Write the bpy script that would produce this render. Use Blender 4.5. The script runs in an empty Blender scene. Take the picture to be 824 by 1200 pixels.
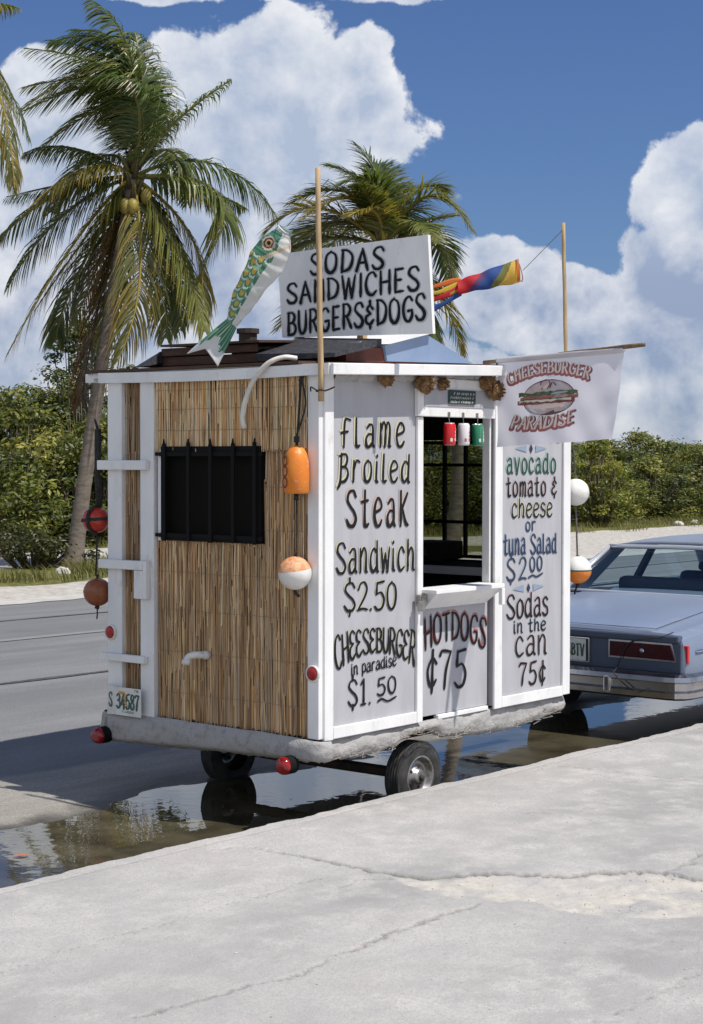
import bpy, bmesh, math, random
import numpy as np
from mathutils import Vector, Matrix, noise
R = math.radians
C = bpy.context.scene.collection
SC = bpy.context.scene
rnd = random.Random(7)

# ------------------------------------------------------------------ camera
cam_d = bpy.data.cameras.new('camera'); cam = bpy.data.objects.new('camera', cam_d); C.objects.link(cam)
cam_d.sensor_fit = 'HORIZONTAL'; cam_d.sensor_width = 36; cam_d.lens = 87.97
cam_d.clip_start = 0.1; cam_d.clip_end = 3000
cam.matrix_world = Matrix.Translation((0, 0, 1.85)) @ Matrix.Rotation(math.pi/2-0.0297, 4, 'X') @ Matrix.Rotation(0.0016, 4, 'Z')
SC.camera = cam

SC.cycles.max_bounces = 6; SC.cycles.diffuse_bounces = 3; SC.cycles.glossy_bounces = 3; SC.cycles.transmission_bounces = 3; SC.cycles.transparent_max_bounces = 8
SC.cycles.caustics_reflective = False; SC.cycles.caustics_refractive = False
# trailer frame (x along its long side, y across it) and kerb frame (x along the kerb, y into the road)
D1 = Vector((0.63338, 0.77384, 0)); D2 = Vector((-0.77384, 0.63338, 0)); TN = Vector((-0.1415, 8.4797, 0))
TROT = math.atan2(D1.y, D1.x)
KD = Vector((0.648, 0.7616, 0)); KN = Vector((-0.7616, 0.648, 0)); K0 = Vector((-1.411, 6.946, 0))
KROT = math.atan2(KD.y, KD.x)
def L(x, y, z): return TN + D1*x + D2*y + Vector((0, 0, z))
def KW(s, n, z=0): return K0 + KD*s + KN*n + Vector((0, 0, z))

# ------------------------------------------------------------------ sun and sky
SUN = Vector((0.494, -0.283, 1.0)).normalized()
sun_d = bpy.data.lights.new('sun', 'SUN'); sun = bpy.data.objects.new('sun', sun_d); C.objects.link(sun)
sun_d.energy = 4.6; sun_d.angle = R(0.53); sun_d.color = (1.0, 0.955, 0.88)
sun.rotation_euler = SUN.to_track_quat('Z', 'Y').to_euler()
SKY = 0.085
SC.view_settings.view_transform = 'Standard'; SC.view_settings.look = 'None'
SC.view_settings.exposure = 0.0; SC.view_settings.gamma = 1.0; SC.view_settings.use_curve_mapping = False

class NT:
    def __init__(s, tree): s.t = tree; s.n = tree.nodes; s.l = tree.links
    def put(s, sock, v):
        if isinstance(v, bpy.types.NodeSocket): s.l.new(v, sock)
        elif v is not None:
            try: sock.default_value = v
            except Exception: sock.default_value = (*v, 1.0)
    def new(s, typ, **kw):
        n = s.n.new(typ)
        for k, v in kw.items(): setattr(n, k, v)
        return n
    def math(s, op, a, b=None, c=None, clamp=False):
        n = s.new('ShaderNodeMath', operation=op, use_clamp=clamp)
        s.put(n.inputs[0], a)
        if b is not None: s.put(n.inputs[1], b)
        if c is not None: s.put(n.inputs[2], c)
        return n.outputs[0]
    def vmath(s, op, a, b=None):
        n = s.new('ShaderNodeVectorMath', operation=op); s.put(n.inputs[0], a)
        if b is not None: s.put(n.inputs[1], b)
        return n
    def mix(s, f, a, b, blend='MIX'):
        n = s.new('ShaderNodeMix', data_type='RGBA', blend_type=blend)
        s.put(n.inputs[0], f); s.put(n.inputs[6], a); s.put(n.inputs[7], b)
        return n.outputs[2]
    def ramp(s, f, lo, hi, a=0.0, b=1.0):
        n = s.new('ShaderNodeMapRange', interpolation_type='SMOOTHSTEP')
        s.put(n.inputs[0], f); n.inputs[1].default_value = lo; n.inputs[2].default_value = hi
        n.inputs[3].default_value = a; n.inputs[4].default_value = b
        return n.outputs[0]
    def noise(s, vec, scale, detail=4, rough=0.5, dist=0.0):
        n = s.new('ShaderNodeTexNoise'); s.put(n.inputs['Vector'], vec)
        n.inputs['Scale'].default_value = scale; n.inputs['Detail'].default_value = detail
        n.inputs['Roughness'].default_value = rough; n.inputs['Distortion'].default_value = dist
        return n.outputs[0]

def build_world():
    w = bpy.data.worlds.new('World'); SC.world = w; w.use_nodes = True
    t = NT(w.node_tree); w.node_tree.nodes.clear()
    out = t.new('ShaderNodeOutputWorld'); bg = t.new('ShaderNodeBackground')
    bg.inputs[1].default_value = SKY
    sky = t.new('ShaderNodeTexSky', sky_type='NISHITA', sun_disc=False)
    sky.sun_elevation = math.asin(SUN.z); sky.sun_rotation = math.atan2(SUN.x, SUN.y)
    sky.air_density = 1.0; sky.dust_density = 0.6; sky.ozone_density = 2.0
    base = t.mix(1.0, sky.outputs[0], (0.54, 0.69, 1.0, 1), 'MULTIPLY')
    geo = t.new('ShaderNodeTexCoord')
    d = t.vmath('NORMALIZE', geo.outputs['Generated']).outputs[0]
    f = 2013.0
    # cumulus banks, given as azimuth / elevation / half width / half height in units of 1/2013 radian, weight
    banks = [(-85, 385, 165, 115, 1.25), (-170, 280, 180, 135, 1.2), (10, 425, 60, 75, 1.2), (-250, 190, 220, 100, 1.15), (-90, 220, 190, 120, 1.25),
             (-370, 130, 190, 85, 1.05), (-170, 552, 120, 34, 1.1), (60, 555, 120, 40, 1.05), (-360, 310, 150, 120, 1.15), (-250, 330, 200, 110, 1.2),
             (180, 195, 62, 60, 1.15), (235, 165, 80, 52, 1.15), (275, 140, 60, 40, 1), (415, 300, 75, 85, 1.2), (410, 195, 85, 95, 1.25), (370, 120, 150, 60, .95),
             (250, 70, 220, 50, .75), (440, 55, 230, 60, 1.0), (-60, 80, 320, 70, 1.1), (700, 260, 190, 130, 1), (-800, 220, 240, 130, 1), (1200, 200, 300, 110, 1), (-1500, 300, 420, 170, 1),
             (2200, 350, 500, 200, 1), (3500, 500, 700, 250, 1), (-3000, 420, 700, 240, 1), (-4900, 620, 1500, 520, 1.25), (5300, 650, 1300, 560, 1.25), (-3300, 700, 700, 420, 1.1), (-5400, 1500, 900, 500, 1.0), (300, 1500, 700, 300, .9), (-900, 1100, 500, 220, .9), (-2600, 1300, 700, 300, 1)]  # broad banks behind the camera are unseen, added to brighten the shaded rear wall
    sep = t.new('ShaderNodeSeparateXYZ'); t.put(sep.inputs[0], d)
    az = t.math('ARCTAN2', sep.outputs[0], sep.outputs[1]); el = t.math('ARCSINE', sep.outputs[2])
    acc = None
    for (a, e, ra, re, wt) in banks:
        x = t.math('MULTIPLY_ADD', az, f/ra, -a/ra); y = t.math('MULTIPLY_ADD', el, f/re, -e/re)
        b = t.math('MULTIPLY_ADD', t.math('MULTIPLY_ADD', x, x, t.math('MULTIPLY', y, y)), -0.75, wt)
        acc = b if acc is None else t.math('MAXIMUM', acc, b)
    acc = t.math('MAXIMUM', acc, -0.75)
    n0 = t.noise(d, 5.5, 3, 0.5)
    acc = t.math('MULTIPLY_ADD', t.math('SUBTRACT', n0, 0.5), 1.0, acc)
    n1 = t.noise(d, 17.0, 9, 0.60, 0.15)
    vo = t.new('ShaderNodeTexVoronoi', feature='SMOOTH_F1'); t.put(vo.inputs['Vector'], d); vo.inputs['Scale'].default_value = 42.0
    vo.inputs['Smoothness'].default_value = 0.35
    D = t.math('ADD', acc, t.math('MULTIPLY_ADD', t.math('SUBTRACT', 0.42, vo.outputs[0]), 0.5, t.math('MULTIPLY', t.math('SUBTRACT', n1, 0.5), 2.2)))
    d_sun = t.vmath('ADD', d, (0.012, 0.0, 0.015)).outputs[0]
    relief = t.math('SUBTRACT', t.noise(d, 15.0, 7, 0.58, 0.15), t.noise(d_sun, 15.0, 7, 0.58, 0.15))
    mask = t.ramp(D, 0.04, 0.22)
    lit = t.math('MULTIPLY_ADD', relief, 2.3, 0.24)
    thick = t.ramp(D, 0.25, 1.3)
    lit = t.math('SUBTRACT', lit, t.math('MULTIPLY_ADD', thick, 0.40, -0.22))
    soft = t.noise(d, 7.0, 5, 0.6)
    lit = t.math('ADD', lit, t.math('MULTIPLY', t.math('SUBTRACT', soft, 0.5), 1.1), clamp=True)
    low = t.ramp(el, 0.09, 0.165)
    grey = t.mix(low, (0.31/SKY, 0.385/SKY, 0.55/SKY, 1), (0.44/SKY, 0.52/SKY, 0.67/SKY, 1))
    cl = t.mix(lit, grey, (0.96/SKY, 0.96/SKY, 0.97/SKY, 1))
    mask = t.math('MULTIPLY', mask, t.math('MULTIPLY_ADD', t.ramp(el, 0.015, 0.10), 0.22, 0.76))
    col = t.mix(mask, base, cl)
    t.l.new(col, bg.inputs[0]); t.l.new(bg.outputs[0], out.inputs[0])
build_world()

# ------------------------------------------------------------------ materials
def mat(name, col, col2=None, scale=8.0, rough=0.6, metal=0.0, bump=0.0, bscale=None, spec=0.5, mixlo=0.35, mixhi=0.7, detail=5, coord='Object', stretch=None, attr=None, transl=0.0, ior=None, dirt=None, tint=(1.5, 1.5, .9)):
    m = bpy.data.materials.new(name); m.use_nodes = True
    t = NT(m.node_tree); b = t.n['Principled BSDF']; out = t.n['Material Output']
    tc = t.new('ShaderNodeTexCoord'); v = tc.outputs[coord]
    if stretch:
        mp = t.new('ShaderNodeMapping'); t.put(mp.inputs[0], v); mp.inputs['Scale'].default_value = stretch; v = mp.outputs[0]
    if attr:
        a = t.new('ShaderNodeAttribute', attribute_name=attr); c = a.outputs[0]
        if col2 is not None: c = t.mix(t.ramp(t.noise(v, scale, detail, .6), mixlo, mixhi, 0, .6), c, col2)
    elif col2 is not None:
        c = t.mix(t.ramp(t.noise(v, scale, detail, .6), mixlo, mixhi), (*col, 1), (*col2, 1))
    else:
        c = t.mix(t.noise(v, scale, 3, .5), tuple(x*.93 for x in col)+(1,), tuple(min(1, x*1.07) for x in col)+(1,))
    if dirt:
        c = t.mix(t.ramp(t.noise(v, dirt[1], 8, .7), dirt[2], dirt[2]+.14, 0, dirt[3]), c, (*dirt[0], 1))
    t.put(b.inputs['Base Color'], c)
    b.inputs['Roughness'].default_value = rough; b.inputs['Metallic'].default_value = metal
    b.inputs['Specular IOR Level'].default_value = spec
    if ior: b.inputs['IOR'].default_value = ior
    if bump:
        bn = t.new('ShaderNodeBump'); bn.inputs['Strength'].default_value = bump; bn.inputs['Distance'].default_value = 0.01
        t.put(bn.inputs['Height'], t.noise(v, bscale or scale*6, 6, .6)); t.put(b.inputs['Normal'], bn.outputs[0])
    if transl:
        tr = t.new('ShaderNodeBsdfTranslucent'); t.put(tr.inputs[0], t.mix(1.0, c, (*tint, 1), 'MULTIPLY'))
        mx = t.new('ShaderNodeMixShader'); mx.inputs[0].default_value = transl
        t.l.new(b.outputs[0], mx.inputs[1]); t.l.new(tr.outputs[0], mx.inputs[2]); t.l.new(mx.outputs[0], out.inputs[0])
    return m

M = {}
M['white'] = mat('white_paint', (.85, .845, .835), (.74, .74, .735), 5, .5, stretch=(1, 1, .4), bump=.15, bscale=60, dirt=((.46, .42, .36), 11, .56, .42))
M['panel'] = mat('grey_panel_paint', (.455, .455, .48), (.40, .40, .425), 4, .5, stretch=(2.4, 2.4, .5), bump=.05, bscale=40, dirt=((.34, .33, .34), 6, .63, .5))
M['wall'] = mat('white_plywood', (.70, .71, .72), (.6, .6, .6), 4, .6)
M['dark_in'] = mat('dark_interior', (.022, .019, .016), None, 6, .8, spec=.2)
M['black'] = mat('black_paint', (.008, .008, .008), None, 10, .7, spec=.15)
M['screen'] = mat('black_screen', (.010, .009, .008), None, 60, .85, spec=.08)
M['rope'] = mat('black_rope', (.015, .014, .013), (.05, .045, .04), 80, .85, bump=.5, bscale=300)
M['grey_rope'] = mat('grey_rope', (.12, .11, .09), (.22, .2, .17), 60, .9)
M['stucco'] = mat('stucco_and_netting', (.39, .38, .37), (.27, .26, .25), 26, .85, bump=.55, bscale=80, detail=9, mixlo=.45, mixhi=.75, dirt=((.25, .16, .09), 9, .66, .5))
M['rubber'] = mat('tyre_rubber', (.022, .022, .022), (.06, .058, .053), 14, .8, bump=.2, bscale=80)
M['steel'] = mat('dull_steel', (.38, .37, .36), (.16, .12, .09), 18, .4, .85, mixlo=.45, mixhi=.75)
M['chassis'] = mat('dark_chassis', (.03, .025, .022), (.07, .04, .025), 10, .8)
M['red'] = mat('red_lens', (.30, .006, .008), (.16, .004, .005), 30, .12, spec=.7)
M['redrefl'] = mat('red_reflector', (.42, .02, .02), (.25, .01, .01), 120, .25)
M['pvc'] = mat('white_pipe', (.78, .76, .72), (.6, .57, .5), 12, .4)
M['wood'] = mat('pole_wood', (.50, .36, .20), (.36, .24, .12), 6, .7, stretch=(12, 12, 1.2))
M['plate'] = mat('plate_metal', (.74, .75, .72), (.6, .6, .56), 20, .4)
M['ink'] = mat('black_sign_paint', (.008, .008, .009), (.03, .03, .033), 30, .6, spec=.25, mixlo=.5, mixhi=.85)
M['halo'] = mat('grey_overspray', (.36, .36, .39), (.42, .42, .45), 20, .55)
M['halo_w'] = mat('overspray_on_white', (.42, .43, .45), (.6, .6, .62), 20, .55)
M['p_yellow'] = mat('yellow_sign_paint', (.56, .53, .36), None, 20, .5)
M['p_orange'] = mat('orange_sign_paint', (.52, .38, .32), None, 20, .5)
M['p_green'] = mat('green_sign_paint', (.28, .44, .37), None, 20, .5)
M['p_dgreen'] = mat('dark_green_sign_paint', (.012, .055, .04), None, 20, .5)
M['p_blue'] = mat('blue_sign_paint', (.25, .32, .43), None, 20, .5)
M['p_dblue'] = mat('dark_blue_sign_paint', (.014, .028, .075), None, 20, .5)
M['p_red'] = mat('red_sign_paint', (.42, .11, .09), None, 20, .5)
M['p_pink'] = mat('pink_sign_paint', (.46, .33, .33), None, 20, .5)
M['p_brown'] = mat('brown_sign_paint', (.09, .045, .03), None, 20, .5)
M['roofbrown'] = mat('brown_roof_boards', (.055, .028, .018), (.10, .05, .03), 9, .8, stretch=(1, 1, 8), bump=.3, bscale=40)
M['shingle'] = mat('black_shingles', (.018, .018, .022), (.05, .05, .06), 35, .7, bump=.5, bscale=120)
M['redbrown'] = mat('red_brown_boards', (.13, .03, .018), (.08, .02, .012), 8, .7)
M['paleblue'] = mat('pale_blue_boards', (.21, .28, .42), (.18, .25, .38), 5, .6)
M['reed'] = mat('reed_thatch', (1, 1, 1), (.22, .145, .08, 1), 34, .7, attr='Col', stretch=(1, 1, .12), mixlo=.42, mixhi=.75)
M['wire'] = mat('stitch_wire', (.30, .21, .13), None, 20, .7)
M['orange'] = mat('orange_foam', (.78, .24, .02), (.68, .18, .02), 10, .45, dirt=((.72, .50, .36), 22, .54, .8))
M['wfoam'] = mat('white_foam', (.80, .79, .76), (.7, .68, .63), 8, .5, dirt=((.42, .35, .28), 16, .58, .5))
M['orangewear'] = mat('worn_orange_foam', (.66, .24, .08), (.74, .42, .24), 30, .6, bump=.5, bscale=90, mixlo=.4, mixhi=.6)
M['redbuoy'] = mat('red_buoy_plastic', (.50, .045, .02), (.42, .03, .015), 6, .22, dirt=((.72, .34, .28), 11, .56, .7))
M['brownbuoy'] = mat('copper_buoy_plastic', (.28, .085, .03), (.20, .05, .018), 14, .28, dirt=((.62, .36, .22), 24, .58, .75))
M['husk'] = mat('coconut_husk', (.13, .065, .025), (.34, .21, .095), 26, .95, bump=.8, bscale=90)
M['cloth'] = mat('white_cloth', (.87, .85, .89), (.83, .81, .86), 4, .85, transl=.5, tint=(1, 1, 1))
M['sock'] = mat('painted_cloth', (1, 1, 1), attr='Col', rough=.7, transl=.35, tint=(1.1, 1.1, 1.1))
M['can'] = mat('can_paint', (1, 1, 1), attr='Col', rough=.3, spec=.6)
M['alu'] = mat('aluminium', (.75, .75, .75), None, 10, .3, 1.0)
M['greensign'] = mat('dark_green_plate', (.02, .05, .045), None, 10, .5)
M['leaf'] = mat('leaf', (1, 1, 1), attr='Col', rough=.45, spec=.45, transl=.34)
M['frond'] = mat('palm_leaflet', (1, 1, 1), attr='Col', rough=.36, spec=.6, transl=.32)
M['bark'] = mat('palm_bark', (.24, .20, .165), (.14, .115, .09), 7, .9, bump=.7, bscale=26, stretch=(1, 1, 3))
M['stem'] = mat('bush_stem', (.10, .075, .05), (.16, .13, .10), 10, .9)
M['coconut'] = mat('green_coconut', (.32, .26, .05), (.22, .17, .04), 6, .5)
M['stone'] = mat('pale_stone', (.66, .63, .57), (.5, .47, .42), 8, .9, bump=.5)
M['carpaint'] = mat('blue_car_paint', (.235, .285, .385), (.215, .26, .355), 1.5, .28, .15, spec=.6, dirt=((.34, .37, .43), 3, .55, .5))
M['tailshade'] = mat('tail_shade_paint', (.085, .105, .15), (.07, .09, .13), 3, .4, spec=.3)  # car blue darkened: shade on the lip and tail put into the colour
M['carroof'] = mat('grey_blue_vinyl', (.24, .275, .34), (.21, .24, .30), 6, .42, bump=.1, bscale=200)
M['chrome'] = mat('chrome', (.74, .74, .75), (.5, .47, .43), 9, .14, 1.0, mixlo=.5, mixhi=.8)
M['bumper'] = mat('dull_bumper_chrome', (.50, .50, .52), (.30, .28, .27), 7, .2, 1.0, mixlo=.45, mixhi=.8)
M['carlens'] = mat('dark_red_lens', (.050, .004, .005), (.030, .003, .004), 40, .25, spec=.4)
M['carin'] = mat('car_interior', (.03, .035, .045), None, 8, .8)
M['alutrim'] = mat('dull_bright_trim', (.62, .64, .68), None, 10, .35, .5)
M['carred'] = mat('red_side_marker', (.55, .03, .03), None, 30, .25)
def glass_mat():
    m = bpy.data.materials.new('car_glass'); m.use_nodes = True; t = NT(m.node_tree); t.n.clear()
    o = t.new('ShaderNodeOutputMaterial'); tr = t.new('ShaderNodeBsdfTransparent'); tr.inputs[0].default_value = (.88, .93, .94, 1)
    gl = t.new('ShaderNodeBsdfGlossy'); gl.inputs['Roughness'].default_value = .02; gl.inputs[0].default_value = (1, 1, 1, 1)
    lw = t.new('ShaderNodeLayerWeight'); lw.inputs[0].default_value = .5
    mx = t.new('ShaderNodeMixShader'); t.l.new(t.math('MULTIPLY_ADD', t.math('POWER', lw.outputs['Facing'], 5.0), .55, .035), mx.inputs[0])
    t.l.new(tr.outputs[0], mx.inputs[1]); t.l.new(gl.outputs[0], mx.inputs[2]); t.l.new(mx.outputs[0], o.inputs[0])
    return m
M['glass'] = glass_mat()

# ------------------------------------------------------------------ mesh helpers
class MB:
    def __init__(s): s.v = []; s.f = []; s.m = []; s.c = []
    def add(s, vs, fs, mi=0, col=None, cols=None):
        o = len(s.v); s.v += [tuple(p) for p in vs]
        for i, f in enumerate(fs):
            s.f.append(tuple(o+k for k in f)); s.m.append(mi); s.c.append(cols[i] if cols else (col or (1, 1, 1)))
        return s
    def box(s, x0, x1, y0, y1, z0, z1, mi=0, M4=None, col=None):
        vs = [Vector((x, y, z)) for z in (z0, z1) for y in (y0, y1) for x in (x0, x1)]
        if M4: vs = [M4 @ q for q in vs]
        return s.add(vs, [(0, 2, 3, 1), (4, 5, 7, 6), (0, 1, 5, 4), (2, 6, 7, 3), (0, 4, 6, 2), (1, 3, 7, 5)], mi, col)
    def tube(s, pts, r, n=8, mi=0, caps=True, col=None):
        pts = [Vector(q) for q in pts]; k = len(pts); rs = r if isinstance(r, (list, tuple)) else [r]*k
        vs = []; up = Vector((0, 0, 1)); prev = None
        for i, q in enumerate(pts):
            d = (pts[min(i+1, k-1)]-pts[max(i-1, 0)]).normalized()
            if prev is None:
                a = d.cross(up) if abs(d.z) < .95 else d.cross(Vector((1, 0, 0)))
            else: a = prev - d*prev.dot(d)
            a.normalize(); prev = a; b = d.cross(a)
            for j in range(n):
                w = 2*math.pi*j/n; vs.append(q+(a*math.cos(w)+b*math.sin(w))*rs[i])
        fs = [(i*n+j, i*n+(j+1) % n, (i+1)*n+(j+1) % n, (i+1)*n+j) for i in range(k-1) for j in range(n)]
        if caps: fs += [tuple(range(n-1, -1, -1)), tuple((k-1)*n+j for j in range(n))]
        return s.add(vs, fs, mi, col)
    def lathe(s, prof, p, axis=(0, 0, 1), n=24, mi=0, mis=None, col=None, cols=None):
        p = Vector(p); ax = Vector(axis).normalized()
        a = ax.cross(Vector((0, 0, 1))) if abs(ax.z) < .9 else ax.cross(Vector((1, 0, 0)))
        a.normalize(); b = ax.cross(a); vs = []
        for (r, h) in prof:
            for j in range(n):
                w = 2*math.pi*j/n; vs.append(p+ax*h+(a*math.cos(w)+b*math.sin(w))*max(r, 1e-4))
        for i in range(len(prof)-1):
            o = len(s.v) if i == 0 else o
            if i == 0: s.v += [tuple(q) for q in vs]
            for j in range(n):
                s.f.append((o+i*n+j, o+i*n+(j+1) % n, o+(i+1)*n+(j+1) % n, o+(i+1)*n+j))
                s.m.append(mis[i] if mis else mi); s.c.append(cols[i] if cols else (col or (1, 1, 1)))
        return s
    def ball(s, c, r, nu=20, nv=12, mi=0, col=None, M4=None):
        rx, ry, rz = r if isinstance(r, (tuple, list)) else (r, r, r); c = Vector(c); vs = []
        for i in range(nv+1):
            ph = -math.pi/2+math.pi*i/nv
            for j in range(nu):
                th = 2*math.pi*j/nu
                q = Vector((rx*math.cos(ph)*math.cos(th), ry*math.cos(ph)*math.sin(th), rz*math.sin(ph)))
                vs.append(c+(M4 @ q if M4 else q))
        fs = [(i*nu+j, i*nu+(j+1) % nu, (i+1)*nu+(j+1) % nu, (i+1)*nu+j) for i in range(nv) for j in range(nu)]
        return s.add(vs, fs, mi, col)
    def grid(s, fn, nu, nv, mi=0, colfn=None):
        vs = [fn(i/nu, j/nv) for j in range(nv+1) for i in range(nu+1)]
        fs = []; cols = []
        for j in range(nv):
            for i in range(nu):
                k = j*(nu+1)+i; fs.append((k, k+1, k+nu+2, k+nu+1))
                cols.append(colfn((i+.5)/nu, (j+.5)/nv) if colfn else (1, 1, 1))
        return s.add(vs, fs, mi, None, cols)
    def build(s, name, mats, parent=None, smooth=False, bevel=0.0, solid=0.0, weld=False, loc=None, rotz=0.0, attr=False):
        me = bpy.data.meshes.new(name); me.from_pydata(s.v, [], s.f)
        if not isinstance(mats, (list, tuple)): mats = [mats]
        for x in mats: me.materials.append(x)
        me.polygons.foreach_set('material_index', s.m)
        if smooth: me.polygons.foreach_set('use_smooth', [True]*len(s.f))
        if attr:
            ca = me.color_attributes.new('Col', 'FLOAT_COLOR', 'CORNER'); buf = []
            for f, c in zip(s.f, s.c): buf += [c[0], c[1], c[2], 1.0]*len(f)
            ca.data.foreach_set('color', buf)
        if weld:
            bm = bmesh.new(); bm.from_mesh(me); bmesh.ops.remove_doubles(bm, verts=bm.verts, dist=1e-4)
            bmesh.ops.recalc_face_normals(bm, faces=bm.faces); bm.to_mesh(me); bm.free()
        me.update(); o = bpy.data.objects.new(name, me); C.objects.link(o)
        if parent is not None: o.parent = parent
        if loc is not None: o.location = loc
        o.rotation_euler.z = rotz
        if solid:
            q = o.modifiers.new('solid', 'SOLIDIFY'); q.thickness = solid; q.offset = 0
        if bevel:
            q = o.modifiers.new('bevel', 'BEVEL'); q.width = bevel; q.segments = 2; q.limit_method = 'ANGLE'
        return o
def thing(name, label, cat, loc=(0, 0, 0), rotz=0.0, group=None):
    o = bpy.data.objects.new(name, None); C.objects.link(o); o.empty_display_size = .2
    o.location = loc; o.rotation_euler.z = rotz; o['label'] = label; o['category'] = cat
    if group: o['group'] = group
    return o
def tag(o, label, cat, group=None):
    o['label'] = label; o['category'] = cat
    if group: o['group'] = group
    return o
def struct(o, kind='structure'): o['kind'] = kind; return o
def cr(pts, k=6):
    """Catmull-Rom through 2-D or 3-D control points"""
    P = [Vector(p) for p in pts]
    if len(P) < 3: return [P[0].lerp(P[-1], i/k) for i in range(k+1)]
    Q = [P[0]*2-P[1]]+P+[P[-1]*2-P[-2]]; out = []
    for i in range(1, len(Q)-2):
        for j in range(k):
            u = j/k; a, b, c, d = Q[i-1], Q[i], Q[i+1], Q[i+2]
            out.append(.5*((2*b)+(c-a)*u+(2*a-5*b+4*c-d)*u*u+(3*b-a-3*c+d)*u**3))
    out.append(P[-1]); return out

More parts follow.
